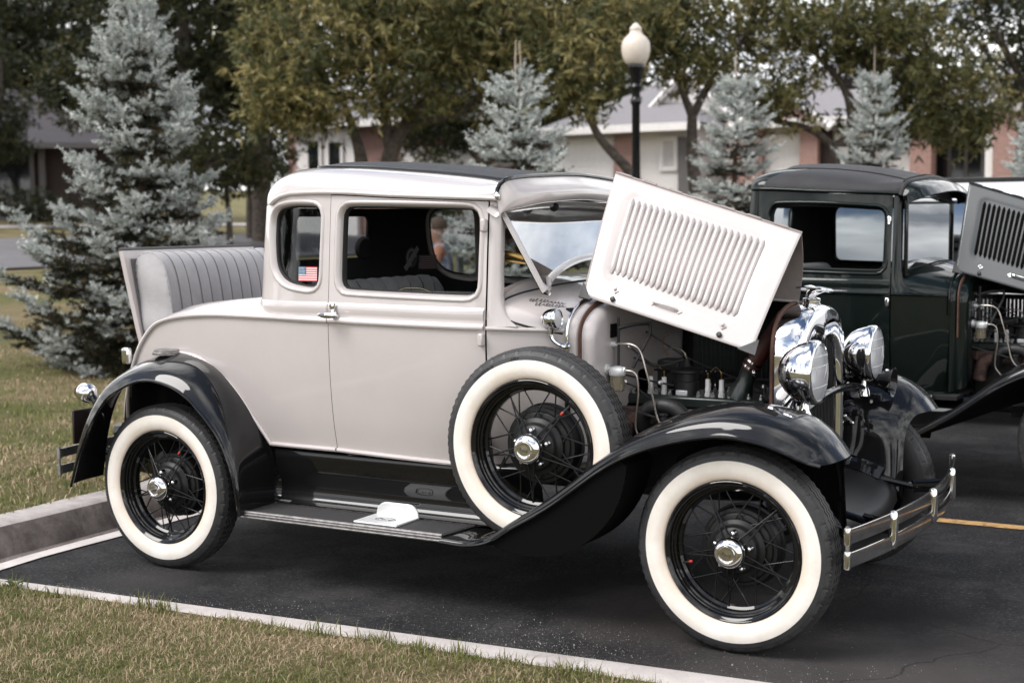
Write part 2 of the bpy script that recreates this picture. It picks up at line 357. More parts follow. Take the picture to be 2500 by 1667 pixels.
def spokes(w):
    def one(key, p, q, nm='spoke'):
        p, q = Vector(p), Vector(q); o = mk(nm, WH[key], None, w); o.location = p; o.rotation_euler = (q - p).to_track_quat('X', 'Z').to_euler(); o.scale = ((q - p).length / (.150 if key == 'spoke_a' else .121), 1, 1)
    for i in range(10):      # long outer spokes from the nose of the hub
        a = 2 * pi * i / 10 + .12; b = a + (.32 if i % 2 else -.32)
        one('spoke_a', (.044 * cos(a), -.050, .044 * sin(a)), (.209 * cos(b), -.006, .209 * sin(b)))
    for i in range(20):      # inner crossing pairs
        a = 2 * pi * i / 20 + .05; b = a + (.42 if i % 2 else -.42)
        one('spoke_b', (.100 * cos(a), -.002, .100 * sin(a)), (.212 * cos(b), .004, .212 * sin(b)))
WHEEL_PROTO = {}
def wheel(name, parent, loc, side=-1, white=True, turn=0.0, cap=True, detail=True, valve=0.9, drum=True, rot=None, label=None):
    w = bpy.data.objects.new(name, None); COL.objects.link(w); w.parent = parent; w.location = loc
    w.rotation_euler = rot if rot is not None else (0, turn, 0 if side < 0 else pi)
    if label: w['label'] = label
    for k in ('tyre', 'sidewall', 'rim', 'hub') + (('drum',) if drum else ()): mk(k, WH[k], None, w)
    if white: mk('whitewall', WH['whitewall'], None, w)
    if cap: mk('hubcap', WH['hubcap'], None, w)
    if detail:
        spokes(w)
        for i in range(5):
            a = 2 * pi * i / 5 + .5; mk('lug_nut', WH['lug_nut'], None, w, loc=(.066 * cos(a), -.034, .066 * sin(a)))
        q = Vector((-cos(valve), -.45, -sin(valve))).to_track_quat('Z', 'Y').to_euler()
        for k in ('valve_stem', 'valve_cap'): mk(k, WH[k], None, w, loc=(.205 * cos(valve), -.012, .205 * sin(valve)), rot=q)
        if cap:
            text('script_emblem', 'Ford', .017, IRON, w, Matrix.Translation((0, -.1085, 0)) @ Matrix.Rotation(pi / 2, 4, 'X'), .0006)
    return w
def tyre_text(w, s, ang, r=.3255, size=.0135):
    mw = Matrix.Rotation(ang, 4, 'Y') @ Matrix.Translation((0, -.0632, 0)) @ Matrix.Rotation(pi / 2, 4, 'X')
    text('lettering', s, size, SIDEB, w, mw, .0012, bend=r)

# ---- fenders
FF_out = [(1.480, -.838, .290), (1.60, -.842, .289), (1.70, -.845, .315), (1.80, -.848, .378), (1.961, -.85, .473), (2.166, -.853, .622), (2.30, -.857, .695), (2.433, -.86, .741), (2.55, -.86, .768), (2.643, -.86, .776), (2.75, -.86, .764), (2.838, -.858, .738), (2.905, -.85, .712), (2.955, -.825, .696)]
FF_c1 = [(1.480, -.828, .302), (1.60, -.832, .303), (1.70, -.835, .333), (1.80, -.838, .398), (1.961, -.838, .500), (2.166, -.838, .656), (2.30, -.838, .738), (2.433, -.835, .792), (2.55, -.83, .822), (2.643, -.825, .832), (2.75, -.82, .825), (2.850, -.812, .800), (2.930, -.795, .757), (2.985, -.770, .701)]
FF_c2 = [(1.485, -.76, .304), (1.60, -.765, .306), (1.70, -.77, .338), (1.80, -.775, .405), (1.961, -.77, .512), (2.166, -.76, .676), (2.30, -.75, .763), (2.433, -.74, .822), (2.55, -.73, .853), (2.643, -.725, .863), (2.75, -.715, .855), (2.860, -.705, .828), (2.945, -.69, .775), (3.004, -.685, .706)]
FF_c3 = [(1.495, -.69, .304), (1.60, -.69, .306), (1.70, -.69, .336), (1.80, -.69, .40), (1.961, -.68, .505), (2.166, -.66, .670), (2.30, -.64, .760), (2.433, -.62, .822), (2.55, -.61, .852), (2.643, -.60, .862), (2.75, -.59, .852), (2.865, -.585, .822), (2.940, -.58, .770), (2.992, -.585, .706)]
FF_c4 = [(1.50, -.62, .304), (1.60, -.62, .305), (1.70, -.615, .33), (1.80, -.60, .385), (1.961, -.575, .48), (2.166, -.545, .62), (2.30, -.52, .70), (2.433, -.50, .757), (2.55, -.49, .785), (2.643, -.48, .792), (2.75, -.475, .775), (2.85, -.470, .755), (2.915, -.475, .725), (2.950, -.49, .690)]
FF_c5 = [(1.51, -.60, .304), (1.60, -.595, .305), (1.70, -.585, .322), (1.80, -.57, .37), (1.961, -.535, .45), (2.166, -.48, .57), (2.30, -.455, .635), (2.433, -.43, .68), (2.55, -.42, .70), (2.643, -.41, .70), (2.75, -.41, .69), (2.84, -.415, .665), (2.90, -.425, .635), (2.927, -.435, .60)]
FF_c6 = [(1.515, -.575, .303), (1.60, -.57, .304), (1.70, -.56, .315), (1.80, -.54, .345), (1.961, -.49, .41), (2.166, -.43, .49), (2.30, -.40, .53), (2.433, -.385, .55), (2.55, -.375, .555), (2.643, -.375, .55), (2.75, -.38, .53), (2.84, -.385, .48), (2.90, -.39, .42), (2.930, -.40, .355)]
RF_out = [(-.474, -.845, .338), (-.41, -.85, .49), (-.338, -.85, .620), (-.239, -.85, .741), (-.105, -.85, .816), (.024, -.85, .841), (.173, -.85, .811), (.293, -.85, .733), (.408, -.85, .611), (.474, -.85, .459), (.500, -.845, .296)]
RF_c1 = [(-.485, -.83, .345), (-.435, -.828, .515), (-.372, -.822, .660), (-.275, -.815, .784), (-.130, -.808, .864), (.024, -.805, .890), (.185, -.81, .858), (.318, -.818, .770), (.425, -.825, .635), (.487, -.832, .47), (.506, -.838, .296)]
RF_c2 = [(-.500, -.74, .350), (-.458, -.735, .54), (-.400, -.725, .69), (-.300, -.715, .818), (-.145, -.705, .902), (.020, -.70, .930), (.190, -.71, .902), (.333, -.725, .80), (.432, -.74, .655), (.488, -.755, .48), (.506, -.765, .300)]
RF_c3 = [(-.505, -.62, .352), (-.470, -.615, .55), (-.415, -.61, .70), (-.315, -.605, .828), (-.165, -.60, .915), (-.02, -.60, .948), (.140, -.60, .918), (.318, -.60, .802), (.435, -.60, .655), (.487, -.605, .49), (.505, -.62, .305)]
def fender(name, curves, parent, m, flip=False, n=64, mm=26, under=None):
    P = loft(curves, n, mm)
    if flip: P = P * A((1, -1, 1))
    o = mk(name, MB().grid(P), m, parent, smooth=180, solid=.004, off=0)
    e = CR(curves[0], 90); e = e * A((1, -1, 1)) if flip else e
    mk('beaded_edge', MB().tube(e, .0065, n=8), m, o)
    return o

# ---- front end: radiator, lamps, bumper, aprons
def rad_outline(w, h0, h1, k=9, peak=.0):
    """half-outline of the radiator shell from the bottom right over the top, y/z"""
    pts = [(-w, h0), (-w, h0 + .2), (-w, h1 - .20), (-w * .985, h1 - .145), (-w * .93, h1 - .098), (-w * .82, h1 - .058), (-w * .62, h1 - .026), (-w * .35, h1 - .008), (0, h1 + peak)]
    return CR(pts + [(-y, z) for y, z in pts[-2::-1]], 60)
def front_end(R, shell_m, paint, detail=True):
    # radiator shell: outer skin from rear edge to front lip and back to the core
    secs = [(2.612, .282, .52, 1.178), (2.64, .284, .52, 1.180), (2.685, .283, .52, 1.179), (2.712, .276, .52, 1.172), (2.724, .262, .53, 1.158), (2.724, .240, .55, 1.115), (2.716, .228, .56, 1.080), (2.700, .222, .56, 1.062), (2.68, .221, .56, 1.06)]
    P = []
    for i, (x, w, h0, h1) in enumerate(secs):
        o = rad_outline(w, h0, h1)
        if i >= 5:     # the inner opening dips in the middle of the top
            for j in range(len(o)):
                if o[j, 1] > h1 - .2: o[j, 1] -= .050 * max(0, 1 - abs(o[j, 0]) / .13) ** 1.2
        P.append([(x, y, z) for y, z in o])
    sh = mk('radiator_shell', MB().grid(P), shell_m, R, smooth=50)
    core = MB().box((2.662, 0, .80), (.06, .43, .50)); mk('radiator_core', core, DARKG, R)
    fins = MB()
    for i in range(22): fins.box((2.694, -.205 + i * .0195, .80), (.003, .004, .46))
    tag(mk('radiator_fins', fins, IRON, R), kind='stuff')
    cap = MB().lathe([(.036, 0), (.036, .006), (.032, .008), (.032, .014), (.0345, .016), (.0345, .024), (.030, .028), (.012, .031), (0, .031)], c=(2.668, 0, 1.174), n=28)
    mk('radiator_cap', cap, shell_m, R)
    if detail:
        # bird-shaped ornament: body, wings swept back and the neck stretched forward
        b = MB(); path = CR([(2.655, 0, 1.200), (2.664, 0, 1.216), (2.684, 0, 1.228), (2.712, 0, 1.2335), (2.735, 0, 1.231), (2.757, 0, 1.229)], 16)
        b.tube(path, [.014, .016, .0175, .018, .018, .0175, .0165, .015, .013, .011, .0095, .0085, .0085, .0085, .006, .002], n=12)
        mk('bird_ornament', b, CHROME, R, smooth=60)
        wg = MB()
        for s in (-1, 1):
            wg.grid([[(2.705 - .075 * t + .0 * u, s * (.012 + .05 * t * (1 - .35 * u)), 1.236 + .010 * t - .012 * u * (1 - t)) if False else (2.712 - .05 * u - .04 * t, s * (.008 + .045 * t), 1.236 + .006 * t + .004 * sin(u * 3)) for u in np.linspace(0, 1, 6)] for t in np.linspace(0, 1, 5)])
        mk('bird_wing', wg, CHROME, R, solid=.005, off=0, smooth=60)
    lace = MB().tube([(2.606, y, z) for y, z in rad_outline(.284, .52, 1.181)], .0085, n=6, flat=1); mk('hood_lacing', lace, STRAP, R)
    # head lamps on a cross bar
    for s in (-1, 1):
        H = bpy.data.objects.new('headlight', None); COL.objects.link(H); H.parent = R; H.location = (2.818, s * .395, .956); H.scale = (1.08, 1.10, 1.10)
        mk('bowl', MB().lathe([(.098, -.010), (.101, -.028), (.099, -.045), (.094, -.064), (.084, -.085), (.068, -.106), (.047, -.123), (.022, -.133), (0, -.135)], ax=(1, 0, 0), n=48), shell_m if detail else BLACK, H, smooth=60)
        mk('rim', MB().lathe([(.098, -.030), (.1045, -.028), (.1062, -.016), (.1055, -.004), (.100, .004), (.094, .005), (.0935, -.002)], ax=(1, 0, 0), n=48), shell_m, H, smooth=60)
        mk('lens', MB().lathe([(.095, -.001), (.085, .004), (.06, .0085), (.03, .0108), (0, .0115)], ax=(1, 0, 0), n=40), LENSG, H, smooth=80)
        mk('reflector', MB().lathe([(.093, -.006), (.08, -.03), (.05, -.06), (.02, -.07), (0, -.072)], ax=(1, 0, 0), n=32), REFL, H, smooth=80)
        ln = MB()
        for zz in (.055, .022, -.045):
            wy = sqrt(.092 ** 2 - zz ** 2); ln.tube([(.0035 + .008 * (1 - (y / .095) ** 2) * (1 - (zz / .1) ** 2), y, zz) for y in np.linspace(-wy, wy, 9)], .0011, n=4)
        ln.tube([(.0095, .055 * cos(t), .022 - .05 * sin(t)) for t in np.linspace(0, pi, 12)], .0011, n=4)
        tag(mk('lens_ribs', ln, WHITEALU, H), kind='stuff')
        st = MB().lathe([(.024, -.158), (.022, -.14), (.014, -.125), (.013, -.10)], c=(-.045, 0, 0), n=16); mk('lamp_post', st, shell_m if detail else BLACK, H)
        cond = MB()
        pth = CR([(-.075, .02 * s, -.07), (-.105, .02 * s, -.105), (-.14, .015 * s, -.15), (-.16, .01 * s, -.19)], 26); cond.tube(pth, [.0085 + .0014 * (i % 2) for i in range(26)], n=8)
        pth = CR([(-.115, -.02 * s, -.10), (-.14, -.025 * s, -.14), (-.17, -.03 * s, -.19)], 22); cond.tube(pth, [.0078 + .0014 * (i % 2) for i in range(22)], n=8)
        mk('armoured_cable', cond, CHROME, H)
        mk('cable_ferrule', MB().tube([(-.066, .02 * s, -.058), (-.085, .02 * s, -.082)], .0095, n=10), COPPER, H)
    bar = MB().tube(CR([(2.70, -.66, .80), (2.745, -.50, .812), (2.765, -.395, .812), (2.765, -.2, .838), (2.765, 0, .848), (2.765, .2, .838), (2.765, .395, .812), (2.745, .5, .812), (2.70, .66, .80)], 40), .0155, n=10)
    mk('lamp_bar', bar, BLACK, R)
    horn = MB().lathe([(.0, -.20), (.055, -.20), (.060, -.19), (.060, -.13), (.05, -.12), (.022, -.11), (.020, -.05), (.030, 0.03), (.050, .075), (.062, .085), (.058, .083), (.045, .06), (.015, .0)], c=(2.80, .42, .845), ax=(1, 0, -.06), n=28)
    mk('horn', horn, BLACK, R, smooth=50)
    flex = CR([(2.70, .36, .70), (2.72, .40, .665), (2.75, .43, .668), (2.78, .45, .70), (2.785, .45, .76)], 40); mk('horn_cable', MB().tube(flex, [.007 + .0015 * (i % 2) for i in range(40)], n=7), CHROME, R)
    # front splash apron and frame horns
    P = loft([[(x, -.385, z), (x + dx, 0, z - .012), (x, .385, z)] for x, z, dx in ((2.70, .50, 0), (2.79, .485, .005), (2.86, .455, .02), (2.905, .415, .035), (2.915, .36, .04))], 18, 16)
    mk('front_apron', MB().grid(P), DRUM, R, smooth=180, solid=.004)
    fr = MB()
    for s in (-1, 1):
        fr.tube([(x, s * y, z) for x, y, z in CR([(-.60, .42, .52), (-.2, .42, .56), (.4, .42, .50), (1.5, .40, .50), (2.3, .36, .49), (2.6, .34, .50), (2.78, .33, .49), (2.86, .33, .46)], 40)], .035, n=8, flat=1.2)
        fr.tube([(2.82, s * .34, .46), (3.0, s * .37, .425)], .014, n=8)
    fr.box((2.2, 0, .46), (.05, .76, .07)); fr.box((.1, 0, .5), (.05, .84, .07)); fr.box((1.2, 0, .47), (.06, .8, .06))
    mk('chassis_frame', fr, BLACK, R)
    ax = MB().tube(CR([(WB, -.60, .362), (WB, -.50, .34), (WB, -.3, .30), (WB, 0, .29), (WB, .3, .30), (WB, .5, .34), (WB, .60, .362)], 24), .026, n=8)
    ax.tube(CR([(WB, -.44, .44), (WB - .01, -.25, .50), (WB - .01, 0, .535), (WB - .01, .25, .50), (WB, .44, .44)], 20), .022, n=6, flat=1.6)
    mk('front_axle', ax, BLACK, R)
    rx = MB().tube([(0, -.66, .362), (0, .66, .362)], .035, n=10); rx.ball((0, 0, .362), .13, n=10); rx.tube([(0, 0, .36), (1.5, 0, .46)], .03, n=8)
    rx.tube(CR([(-.13, -.5, .40), (-.13, -.25, .53), (-.13, 0, .58), (-.13, .25, .53), (-.13, .5, .40)], 20), .025, n=6)
    mk('rear_axle', rx, BLACK, R)
    tr = MB().tube([(WB - .12, -.6, .34), (WB - .12, .6, .34)], .012, n=6); mk('tie_rod', tr, BLACK, R)
    # double bar bumper
    bp_ = lambda y: 3.137 - .089 * (abs(y) / .80) ** 2
    ys = np.linspace(-.80, .80, 41)
    def bar_at(z0, z1, m, nm):
        sec = [(.006, z0 + .001), (.009, (z0 + z1) / 2), (.006, z1 - .001), (0, z1 + .001), (-.004, z1 - .001), (-.004, z0 + .001), (0, z0 - .001)]
        P = [[(bp_(y) + dx, y, z) for dx, z in sec] for y in ys]
        mb = MB().grid(P, cv=True)
        for s in (-1, 1): mb.lathe([(.0, z0 - .004), (.011, z0 - .004), (.0125, z0), (.0125, z1), (.011, z1 + .004), (0, z1 + .004)], c=(bp_(.80) - .004, s * .803, 0), n=14)
        return mk(nm, mb, m, R, smooth=50)
    bar_at(.441, .492, WORN, 'bumper_bar'); bar_at(.362, .413, WORN, 'bumper_bar')
    for yc in (-.47, 0, .47):
        mk('bumper_clamp', MB().lathe([(0, -.008), (.012, -.004), (.016, .006), (.0175, .03), (.0175, .09), (.016, .114), (.012, .124), (0, .128)], c=(bp_(yc) + .004, yc, .37), n=14), CHROME, R)
    for s in (-1, 1):
        mk('bumper_bolt', MB().tube([(bp_(.80) - .004, s * .803, .355), (bp_(.80) - .004, s * .803, .50)], .007, n=8), ALU, R)
        arm = MB().tube(CR([(2.98, s * .36, .43), (3.04, s * .40, .43), (bp_(.46) - .012, s * .45, .43)], 10), .013, n=8, flat=2); mk('bumper_bracket', arm, BLACK, R)

# ---- running gear and side apron shared by both
def sides(R, m, mat_m=MATB, near_mat=True):
    for s in (-1, 1):
        q = A((1, -s, 1))     # curves are given for the near (negative y) side
        P = loft([[(x, y, z) for x in (.44, .8, 1.2, 1.8)] for y, z in ((-.555, .570), (-.592, .556), (-.606, .535), (-.604, .50), (-.596, .45), (-.586, .40), (-.588, .36), (-.602, .335), (-.625, .322))], 24, 20) * q
        mk('side_apron', MB().grid(P), BLACK, R, smooth=180, solid=.003)
        B = bpy.data.objects.new('running_board', None); COL.objects.link(B); B.parent = R
        poly = [(.479, -.815), (1.478, -.815), (1.508, -.605), (.479, -.605)]
        mk('board', MB().prism(poly, lambda a, b, h: (a, b * -s, h), .284, .308), BLACK, B, bevel=.003)
        ins = [(.490, -.803), (1.468, -.803), (1.494, -.618), (.490, -.618)]
        mk('rubber_mat', MB().prism(ins, lambda a, b, h: (a, b * -s, h), .308, .3125), mat_m, B, bevel=.001)
        tr = MB()
        for a, b, r in ((poly[0], poly[1], .006), (poly[1], poly[2], .0035), (poly[2], poly[3], .0035), (poly[3], poly[0], .0035)):
            tr.tube([(a[0], a[1] * -s, .311), (b[0], b[1] * -s, .311)], r, n=8)
        mk('edge_trim', tr, ALU, B)
        fa = MB().box((.9785, -s * -.8165, .296), (.999, .006, .022)); fa.tube([(.479, -s * -.820, .290), (1.478, -s * -.820, .290)], .0038, n=8); fa.tube([(.479, -s * -.820, .302), (1.478, -s * -.820, .302)], .0038, n=8)
        mk('face_trim', fa, ALU, B)
# ---- body surfaces
wx = fn([(-.60, .52), (-.45, .575), (-.3, .605), (-.1, .628), (.2, .652), (.5, .668), (.85, .675), (1.2, .675), (1.45, .660), (1.58, .638), (1.68, .600), (1.78, .548), (1.86, .500), (1.95, .46), (2.1, .42)])
wz = fn([(.40, -.075), (.55, -.052), (.70, -.024), (.88, -.006), (1.05, 0), (1.15, -.002), (1.25, -.010), (1.40, -.020), (1.62, -.038), (1.75, -.05)])
def S(x, z, s=-1, d=0): return (x, s * (wx(x) + wz(z) + d), z)
def orient(mb, c):
    V = A(mb.v); t = 0
    for f in mb.f:
        p = V[list(f[:3])]; n = np.cross(p[1] - p[0], p[2] - p[0]); t += n @ (p.mean(0) - A(c))
    if t < 0: mb.f = [f[::-1] for f in mb.f]
    return mb
def shell(name, mb, m, parent, c=(.9, 0, 1.2), t=.022, inner=INTER, smooth=50):
    orient(mb, c); o = mk(name, mb, m, parent, smooth=smooth, normals=False)
    o.data.materials.append(inner)
    d = o.modifiers.new('solid', 'SOLIDIFY'); d.thickness = t; d.offset = -1; d.material_offset = 1; d.use_rim = False; d.use_even_offset = False
    return o
def offset_loop(L, d):
    L = A(L); n = len(L); c = L.mean(0); out = []
    for i in range(n):
        t = L[(i + 1) % n] - L[i - 1]; t = t / max(np.linalg.norm(t), 1e-9); nn = A((t[1], -t[0]))
        if nn @ (L[i] - c) < 0: nn = -nn
        out.append(L[i] + nn * d)
    return A(out)
def reveal(L, mp, m, parent, name='window_frame', w=.028):
    """rounded frame between an outer hole and the glass opening; L is the inner opening loop in 2-D; mp(u, v, proud)"""
    L = dens(L, .02)
    prof = [(w, -.001), (w * .86, .0045), (w * .62, .0065), (w * .40, .003), (w * .18, -.007), (.0, -.018), (0, -.050)]
    P = [[mp(*p, h) for p in offset_loop(L, d)] for d, h in prof]
    return mk(name, MB().grid(P, cv=True), m, parent, smooth=60)
def belt(path, mpn, m, parent, name='belt_moulding'):
    """raised waist moulding along a list of (x, z) of the lower bead"""
    prof = [(-.008, .086), (.003, .074), (.008, .062), (.009, .05), (.006, .034), (.004, .019), (.008, .012), (.0125, .006), (.013, 0), (.011, -.006), (.004, -.010), (-.002, -.012)]
    P = [[mpn(x, z + dz, d) for d, dz in prof] for x, z in path]
    return mk(name, MB().grid(P), m, parent, smooth=50)
DRIPZ = fn([(.33, 1.575), (.42, 1.580), (.51, 1.597), (.60, 1.620), (.694, 1.628), (.9, 1.626), (1.136, 1.612), (1.4, 1.600), (1.58, 1.592), (1.66, 1.586)])
def cabin(R, cfg):
    m, dz, truck = cfg['paint'], cfg['dz'], cfg['truck']
    drip = lambda x: DRIPZ(max(x, .62) if truck else x) + dz
    half = cfg['back']                                      # plan of the near half from the door seam to the middle of the back
    Bp = CR(half + [(x, -y) for x, y in half[-2::-1]], 241); ss = np.r_[0, np.cumsum(np.linalg.norm(np.diff(Bp, axis=0), axis=1))]; SL = ss[-1]
    def Bs(s, z, d=0):
        p = A([np.interp(s, ss, Bp[:, i]) for i in (0, 1)]); e = .004
        t = A([np.interp(min(s + e, SL), ss, Bp[:, i]) - np.interp(max(s - e, 0), ss, Bp[:, i]) for i in (0, 1)]); t /= np.linalg.norm(t)
        n = A((t[1], -t[0]))
        if n @ (p - A((1.1, 0))) < 0: n = -n
        q = p + n * (float(wz(z)) + d); return (q[0], q[1], z)
    s_of = lambda x: np.interp(x, Bp[:120, 0][::-1], ss[:120][::-1])
    # ---- back and quarters
    zlo = 1.104
    top = [(s, drip(np.interp(s, ss, Bp[:, 0]))) for s in np.linspace(0, SL, 60)]
    poly = [(0, zlo), (SL, zlo)] + top[::-1]
    holes = []; qw = None
    if not truck:
        qw = CR([(.533, 1.520), (.545, 1.548), (.575, 1.568), (.65, 1.579), (.74, 1.578), (.785, 1.572), (.802, 1.550), (.806, 1.51), (.804, 1.40), (.802, 1.30), (.797, 1.264), (.772, 1.246), (.71, 1.249), (.64, 1.262), (.590, 1.290), (.556, 1.335), (.540, 1.40), (.533, 1.46)], 60, closed=True)
        qs = [(s_of(x - .012), z) for x, z in qw]; qf = [(SL - s, z) for s, z in qs]
        holes += [offset_loop(dens(q, .02), .028) for q in (qs, qf)]
    rw = rrect(SL / 2 - cfg['rw'], cfg['rz'][0], SL / 2 + cfg['rw'], cfg['rz'][1], .035); holes.append(rw)
    shell('cab_back', patch(poly, holes, lambda s, z: Bs(s, z), .032), m, R)
    if qw is not None:
        for L, nm in ((qs, 'quarter_window'), (qf, 'quarter_window')):
            Q = mk(nm, patch(L, [], lambda s, z: Bs(s, z, -.032), .05), GLASS, R, smooth=60)
            reveal(L, lambda s, z, d: Bs(s, z, d), m, Q)
            L2 = dens(L, .02); mk('window_seal', MB().grid([[Bs(*p, h) for p in offset_loop(L2, d)] for d, h in ((.001, -.018), (-.006, -.024), (-.007, -.034))], cv=True), DARKG, Q)
            cfg.setdefault('qwin', []).append(Q)
    rg = mk('rear_window', patch(rw, [], lambda s, z: Bs(s, z, -.012), .06), GLASS, R); L2 = dens(rw, .02)
    mk('window_frame', MB().tube([Bs(*p, -.010) for p in L2], .009, n=6, closed=True), INTER if not truck else m, rg)
    # ---- belt moulding round quarters and back
    zb = 1.109
    belt([(s, zb) for s in np.linspace(.0, SL, 90)], lambda s, z, d: Bs(s, z, d), m, R)
    # ---- roof shell above the gutter
    fx = 1.635
    base = [(fx, -.612), (1.5, -.626), (1.3, -.637), (1.05, -.640), (.85, -.638)] + [(p[0], p[1]) for p in [Bs(s, 1.60) for s in np.linspace(.06, SL / 2, 14)]]
    base = CR(base + [(x, -y) for x, y in base[-2::-1]], 161)
    ins = cfg['insert']; tin = CR(ins + [(x, -y) for x, y in ins[-2::-1]], 161)
    zt = cfg['ztop']; zedge = fn(zt)
    rows = []
    for (bx, by), (tx, ty) in zip(base, tin):
        z0 = drip(bx) ; z1 = float(zedge(tx)); row = []
        for a in np.linspace(0, pi / 2, 15):
            k, h = 1 - cos(a) ** .9, sin(a) ** .80
            row.append((bx + (tx - bx) * k, by + (ty - by) * k, z0 + (z1 - z0) * h))
        rows.append(row)
    rows = A(rows)
    if truck:
        i0 = int(np.argmax(rows[:80, 0, 0] < .86)); i1 = 160 - i0
        shell('roof', MB().grid(rows[i0:i1 + 1]), m, R, (1.1, 0, 1.3), .012, smooth=180)
        for a, b in ((0, i0 + 1), (i1, 161)): shell('top_covering', MB().grid(rows[a:b]), TOPG, R, (1.1, 0, 1.3), .012, smooth=180)
    else:
        shell('roof', MB().grid(rows), m, R, (1.1, 0, 1.3), .012, smooth=180)
    # covered insert
    xs = np.linspace(0, 1, 36); P = []
    for i in range(81):
        a = tin[i]; b = tin[160 - i]
        P.append([(a[0] + (b[0] - a[0]) * t, a[1] + (b[1] - a[1]) * t, float(zedge(a[0])) + .004 + .034 * (1 - (2 * t - 1) ** 2)) for t in xs])
    shell('roof_insert', MB().grid(P), TOPG if truck else TOPB, R, (1.1, 0, 1.3), .010, smooth=180)
    if not truck: mk('insert_bead', MB().tube([(x, y, float(zedge(x)) + .004) for x, y in tin], .0075, n=8), BLACK, R)
    # gutter moulding: follows the top of the doors and curls down behind
    by = fn([(p[0], p[1]) for p in base[:66]])
    g = [(x, float(by(x)) - .005, drip(x) + .005) for x in np.linspace(fx - .01, .86, 30)]
    g += [tuple(A(Bs(s_of(x), drip(x) + dz_, .006))) for x, dz_ in (((.80, .005), (.72, .005), (.64, .006), (.58, .006), (.535, .003), (.505, -.006)) if not truck else ((.80, .004), (.77, .002)))]
    for s in (-1, 1): mk('rain_gutter', MB().tube([(x, -s * y, z) for x, y, z in g], .0095, n=8), m, R, smooth=60)
    # ---- doors
    for s in (-1, 1):
        D = bpy.data.objects.new('door', None); COL.objects.link(D); D.parent = R
        win = CR([(.905, 1.50 + dz * .3), (.908, 1.545), (.925, 1.566 + dz * .2), (.97, 1.573 + dz * .2), (1.2, 1.568 + dz * .2), (1.46, 1.559), (1.512, 1.553), (1.532, 1.532), (1.537, 1.49), (1.536, 1.38), (1.534, 1.27), (1.529, 1.240), (1.508, 1.225), (1.45, 1.2235), (1.2, 1.230), (.96, 1.2375), (.926, 1.243), (.908, 1.262), (.904, 1.30), (.904, 1.40)], 90, closed=True)
        zd = lambda x: drip(x) - .008
        poly = [(.853, .566), (1.10, .558), (1.35, .551), (1.572, .545)] + [(1.574, .8), (1.576, 1.1), (1.577, zd(1.577))] + [(x, zd(x)) for x in np.linspace(1.5, .90, 12)] + [(.853, zd(.853)), (.853, 1.2), (.853, .9)]
        shell('door_panel', patch(poly, [offset_loop(win, .028)], lambda x, z: S(x, z, s), .034), m, D)
        reveal(win, lambda x, z, d: S(x, z, s, d), m, D)
        mk('window_seal', MB().grid([[S(*p, s, h) for p in offset_loop(dens(win, .02), d)] for d, h in ((.001, -.018), (-.005, -.026), (-.006, -.045))], cv=True), DARKG, D)
        belt([(x, zb - .012 * max(0, (x - .85) / .72)) for x in np.linspace(.854, 1.572, 30)], lambda x, z, d: S(x, z, s, d), m, D)
        mk('sill_bead', MB().tube([S(x, .566 - .021 * (x - .85) / .72 + .004, s, .004) for x in np.linspace(.855, 1.570, 16)], .0095, n=8), m, D)
        gz = MB()
        if s < 0 and not truck:      # near window is wound down: only the top of the pane shows in the slot
            gz.grid([[S(x, z, s, -.040) for x in np.linspace(.91, 1.525, 8)] for z in (1.0, 1.2, 1.236 - .0)])
            mk('window_pane', gz, GLASS, D)
            mk('window_pull', MB().tube(CR([S(x, z, s, -.040) for x, z in ((1.16, 1.232), (1.20, 1.246), (1.24, 1.2475), (1.275, 1.246), (1.33, 1.230))], 16), .0032, n=6), CHROME, D)
        elif not truck or s > 0:
            mk('window_pane', patch(win, [], lambda x, z: S(x, z, s, -.036), .08), GLASS, D)
        # handle and hinges
        if not truck:
            H = MB(); yb = s * (wx(.885) + .012)
            H.lathe([(0, .013), (.012, .012), (.017, .006), (.018, 0)], c=(.888, yb, 1.140), ax=(0, s, 0), n=18)
            H.lathe([(.007, 0), (.007, .035)], c=(.888, yb, 1.140), ax=(0, s, 0), n=10)
            H.tube(CR([(.835, yb + s * .034, 1.138), (.86, yb + s * .041, 1.136), (.888, yb + s * .043, 1.135), (.915, yb + s * .040, 1.135), (.938, yb + s * .036, 1.134)], 14), [.005, .008, .0095, .0105, .011, .0115, .0118, .0118, .0115, .011, .0105, .010, .009, .005], n=10)
            H.lathe([(.016, 0), (.014, .005), (0, .006)], c=(.886, yb, 1.170), ax=(0, s, 0), n=16)
            mk('door_handle', H, CHROME, D)
        for z in (1.493, 1.053, .66):
            hb = MB().box((1.566, s * (wx(1.566) + wz(z) + .010), z), (.022, .030, .050)); mk('hinge', hb, m if not truck else CHROME, D, bevel=.006, smooth=40)
    # ---- door jambs, dark floor and lining behind the seams
    mb = MB().box((1.15, 0, .535), (1.55, 1.14, .02)); mb.box((1.84, 0, .86), (.02, .90, .62)); mb.box((cfg['xb'] + .06, 0, .82), (.02, 1.15, .56))
    for s in (-1, 1): mb.box((.846, s * .590, .83), (.05, .04, .55)); mb.box((1.60, s * .560, .80), (.05, .04, .50))
    mk('cab_floor', mb, INTER, R)
